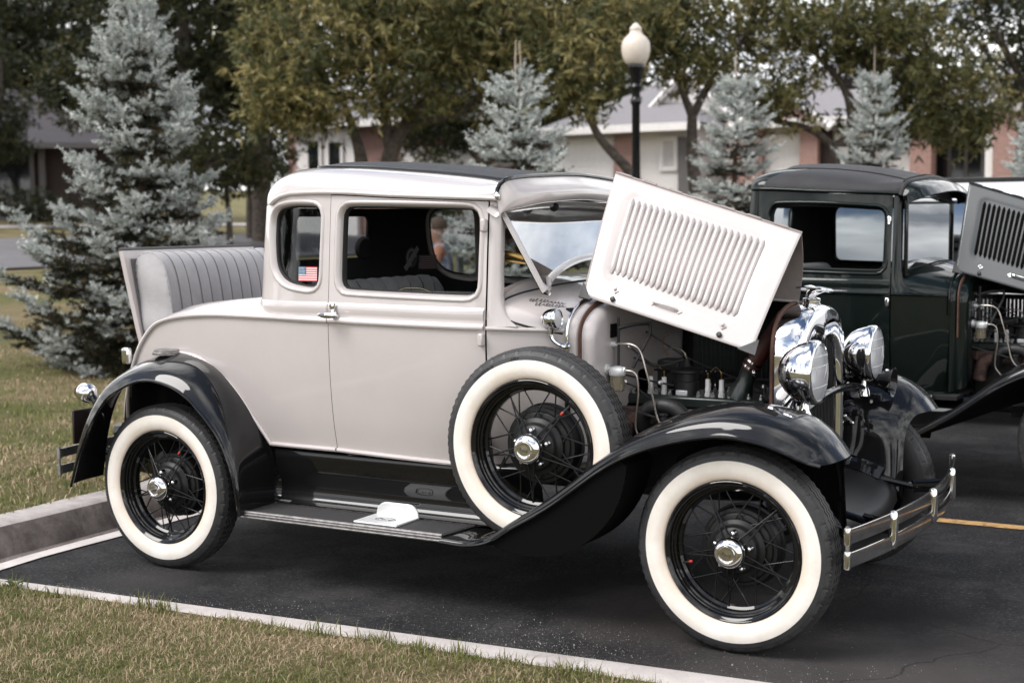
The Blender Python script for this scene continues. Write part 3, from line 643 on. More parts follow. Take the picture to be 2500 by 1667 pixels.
    # ---- cowl side, pillar and cowl top
    for s in (-1, 1):
        poly = [(1.581, .545), (1.86, .540), (1.905, .545), (1.905, 1.0), (1.86, 1.088), (1.70, 1.094), (1.582, 1.104)]
        shell('cowl_side', patch(poly, [], lambda x, z: S(x, z, s), .03), m, R)
        mk('sill_bead', MB().tube([S(x, .548, s, .004) for x in np.linspace(1.582, 1.86, 8)], .0095, n=8), m, R)
        # bead carried forward to the cowl band
        mk('belt_bead', MB().tube([S(x, zb - .012 - .010 * (x - 1.58) / .28, s, .006) for x in np.linspace(1.582, 1.852, 14)], .0085, n=8), m, R)
        # windscreen pillar: outer face with the flare into the cowl
        P = []
        for z, xf, dd in [(1.104, 1.70, 0), (1.125, 1.672, 0), (1.15, 1.652, 0), (1.18, 1.638, 0), (1.22, 1.631, 0), (1.32, 1.629, 0), (1.45, 1.628, 0), (1.56, 1.626, 0), (drip(1.6) + .004, 1.625, 0)]:
            y0 = wx(1.59) + wz(z)
            P.append([(1.582, s * y0, z), (1.60, s * (y0 - .004), z), (xf - .012, s * (wx(xf) * .35 + y0 * .65 - .008 + wz(z) * .2), z), (xf, s * (y0 - .028), z), (xf - .004, s * (y0 - .050), z), (1.582, s * (y0 - .055), z)])
        mk('windscreen_pillar', MB().grid(P), m, R, smooth=50)
    cb = fn([(1.56, 1.10), (1.66, 1.094), (1.76, 1.078), (1.86, 1.06), (1.95, 1.05)]); ch = fn([(1.56, .190), (1.62, .186), (1.70, .176), (1.78, .166), (1.86, .156), (1.95, .150)])
    def cowl(x, f, d=0, sc=1.0):
        n = 2.55; w = (wx(x) - .002 + d) * sc; c, q = cos(f), sin(f)
        return (x, -w * np.sign(c) * abs(c) ** (2 / n), cb(x) + (ch(x) + d) * abs(q) ** (2 / n) * sc)
    xs = np.linspace(1.605, 1.862, 14)
    mk('cowl_top', MB().grid([[cowl(x, f) for f in np.linspace(0, pi, 49)] for x in xs]), m, R, smooth=180, solid=.004)
    seam = CR([(1.845, .035), (1.76, .05), (1.69, .085), (1.645, .14), (1.618, .23), (1.610, .36), (1.622, .52), (1.650, .70), (1.69, .95), (1.715, 1.25), (1.72, pi / 2)], 60)
    seam = [cowl(x, f, .0015) for x, f in seam] + [cowl(x, pi - f, .0015) for x, f in seam[-2::-1]]
    mk('cowl_seam', MB().tube(seam, .0042, n=6), DARKG, R)
    # dash rail inside the screen
    mk('dash_rail', MB().grid([[cowl(x, f, -.006 - d) for f in np.linspace(.10, pi - .10, 33)] for x, d in ((1.612, .0), (1.575, -.004), (1.54, .012), (1.53, .05))]), MATS['hood_underside_paint'] if not truck else INTER, R, smooth=60)
    bx_ = [cowl(1.862, f, .005) for f in np.linspace(0, pi, 41)]; bx_ = [(1.862, bx_[0][1], z) for z in np.linspace(.98, bx_[0][2], 6, endpoint=False)] + bx_ + [(1.862, bx_[-1][1], z) for z in np.linspace(bx_[-1][2], .98, 6)[1:]]
    mk('cowl_band', MB().tube(bx_, .0125, n=8, flat=.55), CHROME if not truck else m, R, smooth=60)
    # fire wall pan: ledge, step and face
    sec = [(1.866, 1.0), (1.890, .99), (1.896, .968), (1.915, .950), (1.934, .940), (1.949, .910), (1.955, .86), (1.956, .6), (1.956, .1)]
    P = []
    for x, q in sec:
        up = [cowl(1.862, f, 0, 1) for f in np.linspace(0, pi, 41)]
        up = [(1.862, up[0][1], z) for z in np.linspace(.56, up[0][2], 10, endpoint=False)] + up + [(1.862, up[-1][1], z) for z in np.linspace(up[-1][2], .56, 10)[1:]]
        P.append([(x, y * q, .86 + (z - .86) * q) for _, y, z in up])
    mk('firewall', MB().grid(P), m, R, smooth=60)
    q = .965; st = [(1.906, y * q, .86 + (z - .86) * q) for _, y, z in up][6:-6]
    mk('hood_lacing', MB().tube(st, .016, n=6, flat=.35), STRAP, R)
    cfg['cowl'] = cowl; cfg['S'] = S; cfg['Bs'] = Bs; cfg['s_of'] = s_of; cfg['drip'] = drip
    # mirror-finished screws on the ledge
    for s in (-1, 1):
        for f in (.02, .35, .62):
            p = cowl(1.885, f if s < 0 else pi - f, 0.0, .995); mk('screw', MB().ball(p, .0055, n=6), IRON, R)
    return cfg

# ---- open hood
def hood(R, m, louv_m, under):
    Aq, Bq, Cq, Dq = A((1.872, -.08, 1.700)), A((2.652, -.08, 1.452)), A((2.556, -.37, 1.020)), A((1.862, -.37, 1.216))
    nrm = np.cross(Bq - Aq, Dq - Aq); nrm /= np.linalg.norm(nrm); nrm = nrm if nrm[1] < 0 else -nrm
    def mp(u, v, d=0):
        p = Aq + (Bq - Aq) * u + (Dq - Aq) * v + (Aq - Bq + Cq - Dq) * u * v
        return tuple(p + nrm * (d + .010 * sin(pi * v)))
    H = bpy.data.objects.new('hood_side', None); COL.objects.link(H); H.parent = R
    # sheet with a pressed border
    us = np.linspace(0, 1, 61); vs_ = np.linspace(0, 1, 41); rr = A(rrect(.095, .11, .905, .925, .06)); P = []
    def sd(u, v):   # signed distance to the pressed rectangle (in metres, roughly)
        qx, qy = abs(u - .485) - .385 + .05, abs(v - .468) - .350 + .08
        return sqrt(max(qx, 0) ** 2 * .68 + max(qy, 0) ** 2 * .27) + min(max(qx, qy), 0) * .5 - .05 * .8
    mb = MB().grid([[mp(u, v, -.006 / (1 + math.exp(min(40, max(-40, sd(u, v) * 420))))) for v in vs_] for u in us])
    orient(mb, (2.2, .5, 1.0)); o = mk('hood_panel', mb, m, H, smooth=180, normals=False); o.data.materials.append(under)
    d = o.modifiers.new('solid', 'SOLIDIFY'); d.thickness = .003; d.offset = -1; d.material_offset = 1
    # louvers: half-round pressings, one object each, sharing one mesh
    L = .55 * .622; w = .0125 if louv_m is not SLOT else .0098; lm = MB(); rows = []
    for t in np.linspace(0, 1, 21):
        e = min(1, (min(t, 1 - t) / .035)) ** .6 if 0 < t < 1 else 0.0
        rows.append([(w * (c - .0) * (.35 + .65 * e), (t - .5) * L, .0115 * e * h) for c, h in ((-.9, 0), (-.72, .52), (-.35, .92), (.05, 1.0), (.42, .80), (.70, .40), (.80, .05), (.86, -.15))])
    lm.grid(rows); me = lm.mesh('louver', 60); me.materials.append(louv_m)
    for i in range(22):
        u = .130 + (.842 - .130) * i / 21; p0, p1 = A(mp(u, .155)), A(mp(u, .778)); c = A(mp(u, .4665)); ax = Vector(p1 - p0).normalized(); n3 = Vector(nrm); xx = ax.cross(n3).normalized(); n3 = xx.cross(ax)
        lo = bpy.data.objects.new('louver', me); COL.objects.link(lo); lo.parent = H
        lo.matrix_local = Matrix(((-xx.x, ax.x, n3.x, c[0] - nrm[0] * .006), (-xx.y, ax.y, n3.y, c[1] - nrm[1] * .006), (-xx.z, ax.z, n3.z, c[2] - nrm[2] * .006), (0, 0, 0, 1)))
    # hinge rod, latches, handle, rubber corners
    hg = MB().tube([mp(u, -.006, -.002) for u in np.linspace(0, 1, 9)], .0045, n=8)
    for i in range(7): hg.tube([mp(.02 + .14 * i, -.008, -.001), mp(.09 + .14 * i, -.008, -.001)], .0062, n=8)
    mk('hood_hinge', hg, under, H)
    for u in (.181, .809):
        mk('hood_latch', MB().prism([(u - .020, .885), (u, .862), (u + .022, .888), (u, .915)], lambda a, b, h: mp(a, b, h), .001, .006).ball(mp(u, .884, .008), .008, n=6), m if louv_m is not SLOT else CHROME, H, bevel=.001)
        mk('rubber_buffer', MB().lathe([(0, .014), (.006, .014), (.0105, .010), (.0105, 0)], c=mp(u, .960, 0), ax=tuple(nrm), n=14), RUBBER, H)
    hp = CR([mp(.412, .886, .003), mp(.424, .886, .014), (mp(.48, .886, .017)), mp(.536, .886, .014), mp(.548, .886, .003)], 18)
    hd = MB().tube(hp, [.006, .0065] + [.0052] * 14 + [.0065, .006], n=8)
    for u, v in ((.402, .886), (.557, .886)): hd.prism([(u - .02, v), (u, v - .024), (u + .02, v), (u, v + .024)], lambda a, b, h: mp(a, b, h), .001, .004)
    mk('hood_handle', hd, m if louv_m is not SLOT else CHROME, H)
    for u, v, du in ((.0, 1.0, .055), (1.0, 1.0, -.075)):
        mk('corner_pad', MB().prism([(u - du * .35, v + .02), (u + du, v + .012), (u - du * .2, v - .10)], lambda a, b, h: mp(a, b, h), -.008, .004), RUBBER, H)
    # folded top panels: near one stands on the centre hinge, far one lies closed
    ctr = [(1.880, 0, 1.228), (2.618, 0, 1.186)]
    P = [[tuple(A(ctr[0]) * (1 - u) + A(ctr[1]) * u + (A(mp(u, 0)) - (A(ctr[0]) * (1 - u) + A(ctr[1]) * u)) * v + A((0, .035 * sin(pi * v), 0))) for v in np.linspace(0, 1, 10)] for u in np.linspace(0, 1, 16)]
    T = mk('hood_top', MB().grid(P), under, R, smooth=180, solid=.003)
    mk('hood_hinge', MB().tube(ctr, .006, n=8), m, T)
    out = rad_outline(.286, .56, 1.186)
    n = 25; P = []
    for u in np.linspace(0, 1, 14):
        row = []
        for j in range(n):
            f = pi / 2 + (pi / 2) * j / (n - 1)
            a = A((1.90, .470 * abs(cos(f)) ** (2 / 2.5), 1.06 + .168 * abs(sin(f)) ** (2 / 2.5))); b = A((2.61, .286 * abs(cos(f)) ** (2 / 2.5), 1.03 + .156 * abs(sin(f)) ** (2 / 2.5)))
            row.append(tuple(a + (b - a) * u))
        P.append(row)
    shell('hood_top', MB().grid(P), m, R, (2.2, 0, .8), .003, inner=DARKG, smooth=180)
    F = bpy.data.objects.new('hood_side', None); COL.objects.link(F); F.parent = R
    mb = MB()
    fa = lambda u, z: (1.90 + .71 * u, .470 - .184 * u, z)
    mb.grid([[fa(u, z) for z in np.linspace(.66, 1.05, 6)] for u in np.linspace(0, .14, 4)]); mb.grid([[fa(u, z) for z in np.linspace(.66, 1.05, 6)] for u in np.linspace(.92, 1, 3)])
    mb.grid([[fa(u, z) for z in (.66, .70)] for u in np.linspace(.14, .92, 10)]); mb.grid([[fa(u, z) for z in (1.02, 1.05)] for u in np.linspace(.14, .92, 10)])
    mk('hood_panel', mb, IRON if under is UNDER else DARKG, F)
    bar = MB().box((0, 0, 0), (.016, .007, .33)).mesh('louver'); bar.materials.append(IRON if under is UNDER else DARKG)
    for i in range(24):
        p = fa(.155 + .75 * i / 23, .86); lo = bpy.data.objects.new('louver', bar); COL.objects.link(lo); lo.parent = F; lo.location = p; lo.rotation_euler = (0, 0, .55)

# ---- engine bay
def engine(R, full=True):
    e = MB().box((2.23, 0, .62), (.62, .27, .34)); mk('engine_block', e, ENGG, R, bevel=.02)
    hd = MB().box((2.23, -.02, .785), (.60, .25, .05)); mk('cylinder_head', hd, ENGG, R, bevel=.012)
    out = MB().lathe([(.05, -.04), (.045, .0), (.034, .03), (.032, .10), (.034, .104), (.034, .12), (.03, .12)], c=(2.425, -.10, .845), ax=(.38, 0, 1), n=20); mk('water_outlet', out, ENGG, R)
    ho = MB().tube(CR([(2.455, -.11, .925), (2.51, -.11, 1.005), (2.60, -.11, 1.135)], 12), .034, n=16); mk('radiator_hose', ho, HOSE, R, smooth=60)
    cl = MB().tube(CR([(2.460, -.11, .932), (2.465, -.11, .939)], 2), .0375, n=18); cl.tube([(2.474, -.11, .952), (2.479, -.11, .959)], .0375, n=18); cl.ball((2.485, -.135, .915), .012, n=6); mk('hose_clamp', cl, CHROME, R)
    ds = MB().lathe([(.05, 0), (.05, .06), (.045, .065), (.045, .095), (.066, .10), (.066, .108), (.05, .113), (.02, .12), (.012, .135), (.010, .15), (0, .15)], c=(2.18, -.07, .80), n=24); mk('distributor', ds, IRON, R)
    arm = MB().box((2.18, -.07, .903), (.27, .035, .006)); mk('distributor_plate', arm, BLACK, R)
    mk('distributor_clip', MB().box((2.18, -.125, .82), (.05, .012, .022)), WHITEALU, R, bevel=.004)
    mk('ignition_lead', MB().tube(CR([(2.18, -.07, .95), (2.16, -.07, .985), (2.10, -.05, .99), (2.06, -.03, .965)], 14), .0035, n=6), COPPER, R)
    pm = MB().lathe([(.012, 0), (.012, .018), (.0095, .02), (.0095, .028)], n=8).mesh('plug_base'); pm.materials.append(WHITEALU)
    pi_ = MB().lathe([(.0098, .026), (.0098, .036), (.0088, .038), (.0088, .062), (.0075, .066), (0, .066)], n=12).mesh('plug_insulator'); pi_.materials.append(PORC)
    pt = MB().lathe([(.0022, .064), (.0022, .078), (.0032, .080), (.0032, .086), (0, .087)], n=8).mesh('plug_terminal'); pt.materials.append(BRASS)
    for x in (2.04, 2.098, 2.285, 2.342):
        Pl = bpy.data.objects.new('spark_plug', None); COL.objects.link(Pl); Pl.parent = R; Pl.location = (x, -.11, .80); Pl.scale = (1.15, 1.15, 1.2)
        for q in (pm, pi_, pt): mk(q.name.split('.')[0], q, None, Pl)
    br = MB().tube(CR([(2.29, -.09, .905), (2.31, -.10, .925), (2.33, -.11, .92), (2.342, -.11, .905)], 8), .0018, n=4); br.tube(CR([(2.08, -.09, .905), (2.06, -.1, .925), (2.04, -.11, .90)], 8), .0018, n=4); mk('plug_strap', br, BRASS, R)
    ml = MB().box((2.23, -.20, .735), (.58, .05, .06)); ml.tube(CR([(1.98, -.25, .60), (1.99, -.25, .68), (2.03, -.24, .725), (2.2, -.23, .73)], 12), .036, n=12); mk('exhaust_manifold', ml, RUST, R, bevel=.01)
    im = MB().tube(CR([(2.07, -.25, .69), (2.09, -.27, .755), (2.15, -.28, .785), (2.22, -.28, .775), (2.27, -.27, .72), (2.28, -.25, .66)], 24), .031, n=12); im.lathe([(.018, 0), (.018, .05), (.024, .052), (.024, .06), (0, .06)], c=(2.175, -.29, .70), n=10); mk('intake_manifold', im, IRON, R)
    # fuel bowl and lines on the fire wall
    bz = MB().lathe([(.0, .036), (.012, .036), (.032, .030), (.034, .022), (.034, .008), (.031, 0)], c=(2.0, -.345, .905), n=20); bz.tube([(1.955, -.345, .925), (2.035, -.345, .925)], .013, n=10); bz.lathe([(.0, 0), (.022, 0), (.022, .008), (0, .009)], c=(1.955, -.345, .925), ax=(1, 0, 0), n=14)
    mk('fuel_strainer', bz, WHITEALU, R)
    mk('sediment_bowl', MB().lathe([(.029, 0), (.029, -.055), (.024, -.062), (0, -.062)], c=(2.0, -.345, .904), n=20), BOWL, R)
    mk('fuel_line', MB().tube(CR([(2.035, -.345, .925), (2.065, -.345, .922), (2.085, -.345, .90), (2.09, -.345, .83), (2.08, -.345, .74), (2.082, -.345, .69), (2.11, -.345, .65)], 40), .0042, n=8), COPPER, R)
    mk('fuel_line', MB().tube(CR([(1.955, -.30, 1.022), (2.0, -.305, 1.025), (2.05, -.31, 1.023), (2.085, -.315, 1.0), (2.11, -.32, .93), (2.14, -.32, .82), (2.16, -.32, .74), (2.19, -.32, .70), (2.215, -.31, .71)], 46), .0042, n=8), COPPER, R)
    mk('line_fitting', MB().lathe([(.011, 0), (.011, .015), (.007, .017), (.007, .028)], c=(1.955, -.30, 1.022), ax=(1, 0, 0), n=8), WHITEALU, R)
    rods = MB().tube([(1.985, -.30, .93), (1.985, -.30, 1.13)], .0055, n=8); rods.tube(CR([(1.985, -.30, 1.085), (2.04, -.28, 1.10), (2.10, -.26, 1.105)], 8), .0075, n=8); rods.tube(CR([(2.10, -.26, 1.11), (2.10, -.26, 1.06), (2.045, -.30, .93)], 10), .0065, n=8)
    mk('control_rod', rods, IRON, R)
    mk('data_plate', MB().box((1.959, -.29, 1.075), (.004, .055, .055)), BLACK, R)
    mk('wiring', MB().tube(CR([(2.16, -.20, 1.06), (2.14, -.21, 1.05), (2.135, -.21, 1.01), (2.16, -.22, .98)], 14), .003, n=6), HOSE, R)
    nut = MB().lathe([(.0085, 0), (.0085, .010), (.005, .013), (.005, .02), (0, .02)], n=6).mesh('head_nut'); nut.materials.append(SATIN)
    for x in (1.97, 2.07, 2.13, 2.25, 2.31, 2.38, 2.46, 2.51):
        for y in (-.125, .06): mk('head_nut', nut, None, R, loc=(x, y, .81))
    mk('engine_plate', MB().box((2.12, -.145, .742), (.16, .006, .045)), WHITEALU, R, bevel=.002)
    lk = MB().tube([(1.96, -.36, .80), (2.17, -.30, .735)], .0045, n=6); lk.tube([(1.955, -.24, .90), (2.10, -.16, .86), (2.15, -.13, .85)], .004, n=6); lk.tube(CR([(2.17, -.30, .735), (2.20, -.30, .70), (2.18, -.30, .64)], 6), .005, n=6); mk('throttle_linkage', lk, IRON, R)
    cb_ = MB().lathe([(.030, 0), (.036, .02), (.036, .06), (.028, .07), (.028, .09), (.034, .092), (.034, .10), (0, .10)], c=(2.20, -.30, .58), n=16); cb_.tube([(2.20, -.30, .63), (2.27, -.32, .63)], .02, n=10); mk('carburettor', cb_, IRON, R)
    wr = MB()
    for i, (x0, y0, z0, x1, y1, z1) in enumerate(((1.96, -.15, 1.00, 2.17, -.08, .95), (1.96, -.10, .95, 2.20, .05, .88), (1.96, -.20, .86, 2.05, -.16, .80), (2.36, .12, .85, 2.58, .05, .90), (1.96, .02, 1.05, 2.3, .15, .86), (2.40, -.13, .80, 2.60, -.20, .70))):
        wr = MB(); wr.tube(CR([(x0, y0, z0), ((x0 + x1) / 2, (y0 + y1) / 2, (z0 + z1) / 2 - .05 + .03 * (i % 3)), (x1, y1, z1)], 12), .0035 + .001 * (i % 2), n=6); mk('wiring', wr, RUBBER, R)
    for p in ((1.962, -.20, .86), (1.962, -.15, 1.0), (2.10, -.16, .86), (2.52, -.13, .86), (2.56, -.16, .80), (2.47, -.10, .90)): mk('pipe_fitting', MB().lathe([(.010, 0), (.010, .012), (.006, .014), (.006, .022), (0, .022)], c=p, ax=(.6, -.6, .3), n=8), SATIN, R)
    mk('starter_box', MB().box((2.08, .02, .88), (.10, .10, .12)), IRON, R, bevel=.01)
    fan = MB().box((2.56, 0, .84), (.012, .055, .36)).box((2.556, 0, .84), (.012, .36, .055)); fan.lathe([(.0, -.03), (.035, -.03), (.035, .03), (0, .03)], c=(2.55, 0, .84), ax=(1, 0, 0), n=14); mk('cooling_fan', fan, BLACK, R)
    gn = MB().lathe([(0, -.12), (.05, -.12), (.055, -.10), (.055, .10), (.04, .12), (0, .12)], c=(2.36, .19, .80), ax=(1, 0, 0), n=18); mk('generator', gn, IRON, R)
    sc = MB().tube([(2.25, .25, .66), (1.5, .33, 1.05)], .02, n=8); mk('steering_column', sc, BLACK, R)
# ================================================================ the grey coupe
coupe = empty('vintage_coupe', (0, 0, 0), label='stone grey vintage coupe with black fenders, whitewall tyres, raised hood and open rumble seat', cat='car')
cfg = dict(paint=PAINT, dz=0.0, truck=False, rw=.285, rz=(1.335, 1.545), xb=.34,
           back=[(.8505, -.675), (.70, -.672), (.60, -.663), (.52, -.645), (.455, -.61), (.405, -.555), (.368, -.47), (.348, -.33), (.340, -.16), (.338, 0)],
           insert=[(1.622, -.56), (1.615, -.50), (1.55, -.455), (1.3, -.43), (1.0, -.425), (.75, -.42), (.64, -.405), (.585, -.36), (.565, -.25), (.56, 0)],
           ztop=[(.50, 1.742), (.56, 1.744), (.65, 1.744), (.9, 1.733), (1.19, 1.709), (1.4, 1.687), (1.55, 1.668), (1.66, 1.655)])
cabin(coupe, cfg)
# lower rear quarters with the wheel-arch cut-out
bead = [(.8505, 1.109), (.70, 1.112), (.468, 1.116), (.225, 1.117), (.036, 1.105), (-.081, 1.085), (-.162, 1.052), (-.245, .972), (-.302, .885), (-.36, .765), (-.40, .62)]
beadc = CR(bead, 70)
for s in (-1, 1):
    poly = [(.8505, .566), (.66, .5635), (.505, .5625)] + list(map(tuple, CR([(.475, .585), (.41, .66), (.30, .775), (.13, .885), (-.03, .915), (-.18, .87), (-.32, .75)], 24))) + [tuple(p) for p in beadc[::-1] if p[1] > .78][0:]
    shell('rear_quarter', patch(poly, [], lambda x, z: S(x, z, s), .035), PAINT, coupe)
    mk('belt_bead', MB().tube([S(x, z, s, .005) for x, z in beadc], .009, n=8), PAINT, coupe)
    arc = CR([(.500, .566), (.437, .657), (.32, .803), (.137, .920), (-.028, .949)], 30)
    mk('arch_bead', MB().tube([S(x, z, s, .005) for x, z in arc], .0085, n=8), PAINT, coupe)
    mk('sill_bead', MB().tube([S(x, .5695, s, .004) for x in np.linspace(.503, .846, 8)], .0095, n=8), PAINT, coupe)
    # rounded shoulder between the bead and the deck opening
    c0 = [S(x, z, s, .004) for x, z in bead[1:]]
    inn = [(.42, -.50, 1.192), (.36, -.50, 1.188), (.15, -.50, 1.168), (-.034, -.50, 1.140), (-.15, -.495, 1.098), (-.222, -.49, 1.058), (-.333, -.48, .993), (-.395, -.475, .93), (-.47, -.465, .80), (-.51, -.46, .62)]
    c3 = [(x, y * -s, z) for x, y, z in inn]
    c0s, c3s = CR(c0, 40), CR(c3, 40)
    c1 = c0s * .66 + c3s * .34 + A((-.004, 0, .016)); c2 = c0s * .30 + c3s * .70 + A((-.004, 0, .014))
    lip = c3s + A((.012, s * -.012, -.035))
    mk('deck_shoulder', MB().grid(loft([c0s, c1, c2, c3s, lip], 40, 16)), PAINT, coupe, smooth=180, solid=.004)
# rear panel under the lid, compartment
P = [[(x + .0 - .03 * (1 - (y / .47) ** 2), y, z) for y in np.linspace(-.47, .47, 17)] for x, z in CR([(-.395, .935), (-.44, .86), (-.475, .78), (-.505, .68), (-.515, .56)], 12)]
mk('rear_panel', MB().grid(P), PAINT, coupe, smooth=180, solid=.004)
mk('rumble_well', MB().box((-.05, 0, .60), (.75, .92, .02)).box((.30, 0, .86), (.02, .98, .52)).box((.08, -.47, .80), (.42, .02, .45)).box((.08, .47, .80), (.42, .02, .45)), INTER, coupe)
# rumble seat lid and its cushion
lid = bpy.data.objects.new('rumble_lid', None); COL.objects.link(lid); lid.parent = coupe
lp = [(-.400, .905), (-.425, 1.0), (-.450, 1.13), (-.476, 1.27), (-.496, 1.386)]; lp = CR(lp, 14)
P = [[(x - .018 * (1 - (y / .47) ** 2), y * (.93 + .07 * (z - .9) / .48), z) for y in np.linspace(-.47, .47, 21)] for x, z in lp]
mk('lid_panel', MB().grid(P), PAINT, lid, smooth=180, solid=.024, off=0)
P = [[(x + .014 - .012 * (1 - (y / .47) ** 2), y * .93, z) for y in np.linspace(-.46, .46, 15)] for x, z in lp[:-1]]
mk('lid_lining', MB().grid(P), mat('lid_lining_grey', (.13, .125, .13), .5, var=.2), lid, smooth=180, solid=.004)
mk('lid_edge', MB().tube([(-.503 - .016 * (1 - (y / .47) ** 2), y, 1.392) for y in np.linspace(-.468, .468, 14)], .010, n=8), mat('edge_grey', (.07, .065, .065), .5), lid)
cp_ = [(-.462, .95), (-.465, 1.10), (-.468, 1.25), (-.462, 1.335), (-.438, 1.368), (-.400, 1.380), (-.352, 1.374), (-.310, 1.345), (-.282, 1.29), (-.262, 1.21), (-.248, 1.10), (-.240, .98), (-.238, .93)]
prof = CR(cp_, 34); pc = prof.mean(0); P = []
NY = 161; ys = np.linspace(-.405, .405, NY)
for y in ys:
    k = (y + .405) / .81 * 11; ridge = abs(sin(pi * k)) ** .45
    e = max(0, (abs(y) - .375) / .03); sh = 1 - .05 * e ** 2 if e > 0 else 1
    row = []
    for j, (x, z) in enumerate(prof):
        front = min(1, max(0, (j - 8) / 6)); d = -.011 * (1 - ridge) * front + .006 * sin(9 * z + 5 * y) * front * .3
        row.append((x + d, y, z + (-.0045 * (1 - ridge) if 6 < j < 16 else 0)))
    row = [(pc[0] + (x - pc[0]) * sh, y, pc[1] + (z - pc[1]) * sh) for x, y, z in row]
    P.append(row)
cush = MB().grid(P)
mk_seam = mat('seat_thread', (.15, .14, .145), .7)
pd = dens(prof, .02)
for sgn in (-1, 1):   # padded side cheek
    def ck_(x, z):
        d = sqrt(((pd - (x, z)) ** 2).sum(1).min()); return (x, sgn * (.403 + .022 * (1 - math.exp(-d / .03)) + .0035 * sin(30 * z + 12 * x) * min(1, d / .02)), z)
    patch(prof, [], ck_, .02, cush)
mk('seat_back', cush, LEATH, lid, smooth=70)
for i in range(1, 11):
    iy = int(round(i / 11 * (NY - 1))); mk('seam', MB().tube([(x + .0015, y, z) for x, y, z in P[iy][9:]], .0022, n=5), mk_seam, lid)
for yv in (-.403, .403): mk('piping', MB().tube([(x, yv, z) for x, z in prof], .0045, n=6), LEATH, lid)
# inside: bench seat, steering wheel, speaker
sp = CR([(.70, .80), (.66, .95), (.645, 1.10), (.640, 1.19), (.625, 1.232), (.59, 1.243), (.555, 1.22), (.53, 1.10), (.50, .8)], 26); P = []
for y in np.linspace(-.56, .56, 113):
    rid = abs(sin(pi * (y + .56) / 1.12 * 11)) ** .5; e = max(0, (abs(y) - .44) / .12)
    P.append([(x + (.022 * rid if j < 16 else 0), y, z - .09 * e ** 2.2 * max(0, (z - .8) / .44) + .014 * rid * (z > 1.1)) for j, (x, z) in enumerate(sp)])
mk('seat_back', MB().grid(P), CLOTH, coupe, smooth=80)
for i in range(1, 11):
    iy = int(round(i / 11 * 112)); mk('seam', MB().tube([tuple(p) for p in P[iy][1:16]], .003, n=5), INTER, coupe)
mk('seat_cushion', MB().box((.86, 0, .80), (.44, 1.10, .14)), CLOTH, coupe, bevel=.04, segs=3)
sw = MB(); rot = Matrix.Rotation(radians(-52), 3, 'Y')
sw.tube([tuple(Vector((1.36, .33, 1.08)) + rot @ Vector((.20 * cos(t), .20 * sin(t), 0))) for t in np.arange(36) * 2 * pi / 36], .012, n=8, closed=True)
for t in (0, 2.1, 4.2): sw.tube([(1.36, .33, 1.08), tuple(Vector((1.36, .33, 1.08)) + rot @ Vector((.19 * cos(t), .19 * sin(t), 0)))], .008, n=6)
mk('steering_wheel', sw, BLACK, coupe)
mk('interior_speaker', MB().lathe([(0, .02), (.045, .018), (.055, .008), (.058, 0)], c=(.375, .255, 1.385), ax=(1, -.2, 0), n=22), INTER, coupe)
mk('interior_light', MB().box((1.60, -.12, 1.565), (.02, .12, .05)).ball((1.612, -.12, 1.565), .018, n=8), DARKG, coupe)
# windscreen header
F0 = [(1.622, -.634, 1.600), (1.628, -.625, 1.632), (1.640, -.605, 1.655), (1.650, -.55, 1.667), (1.656, -.36, 1.680), (1.664, 0, 1.692)]
F2 = [(1.630, -.632, 1.528), (1.644, -.622, 1.545), (1.660, -.595, 1.556), (1.672, -.52, 1.564), (1.690, -.33, 1.585), (1.704, 0, 1.598)]
sq = lambda c: [(x, y * .972, z) for x, y, z in c]
full = lambda c: sq(c) + [(x, -y, z) for x, y, z in sq(c)[-2::-1]]
f0, f2 = CR(full(F0), 61), CR(full(F2), 61)
t_ = np.linspace(-1, 1, 61)[:, None]; f1 = f0 * .5 + f2 * .5 + A((.020, 0, .006)) * (1 - t_ ** 8); f15 = f0 * .16 + f2 * .84 + A((.016, 0, .004)) * (1 - t_ ** 8)
P = loft([f0, f1, f15, f2, f2 + A((-.02, 0, -.004)), f2 + A((-.06, 0, .02))], 61, 22)
mk('windscreen_header', MB().grid(P), PAINT, coupe, smooth=180, solid=.003)
mk('header_bead', MB().tube(f0 + A((-.004, 0, .008)), .0085, n=8), BLACK, coupe)
for s in (-1, 1): mk('bead_tip', MB().ball((1.624, s * .620, 1.603), .012, n=8, sc=(1, .8, 1.5)), CHROME, coupe)
# windscreen, hinged at the top and pushed out
ws = bpy.data.objects.new('windscreen', None); COL.objects.link(ws); ws.parent = coupe
wpx = lambda z: 1.612 + .592 * (1.560 - z)
bot = lambda y: 1.236 + .108 * (1 - (y / .585) ** 2)
lpts = [(-.585, 1.560), (-.585, 1.45), (-.585, 1.34), (-.585, 1.236)] + [(y, bot(y)) for y in np.linspace(-.55, .55, 19)] + [(.585, 1.236), (.585, 1.34), (.585, 1.45), (.585, 1.560)] + [(y, 1.560 + .030 * (1 - (y / .585) ** 2)) for y in np.linspace(.5, -.5, 15)]
nz = A((.86, 0, .51))
def wsp(y, z, d=0): return tuple(A((wpx(z), y, z)) + nz * d)
lin = offset_loop(lpts, -.024); prof = [(0, -.006), (0, .008), (.45, .012), (1, .007), (1, -.006)]
P = [[wsp(*(A(a) * (1 - k) + b * k), d) for a, b in zip(lpts, lin)] for k, d in prof]
mk('screen_frame', MB().grid(P, cv=True), mat('silver_frame', (.50, .47, .46), .25, coat=.8, metal=.25), ws, smooth=50)
mk('frame_back', MB().grid([P[-1], [wsp(*(A(a)), -.009) for a in lpts]], cv=True), BLACK, ws)
mk('screen_glass', patch(lin, [], lambda y, z: wsp(y, z, .001), .09), WSGLASS, ws)
mk('wiper', MB().tube([wsp(.27, 1.555, -.02), wsp(.20, 1.50, -.02)], .003, n=6).box(wsp(.21, 1.495, -.02), (.012, .14, .014)), DARKG, ws)
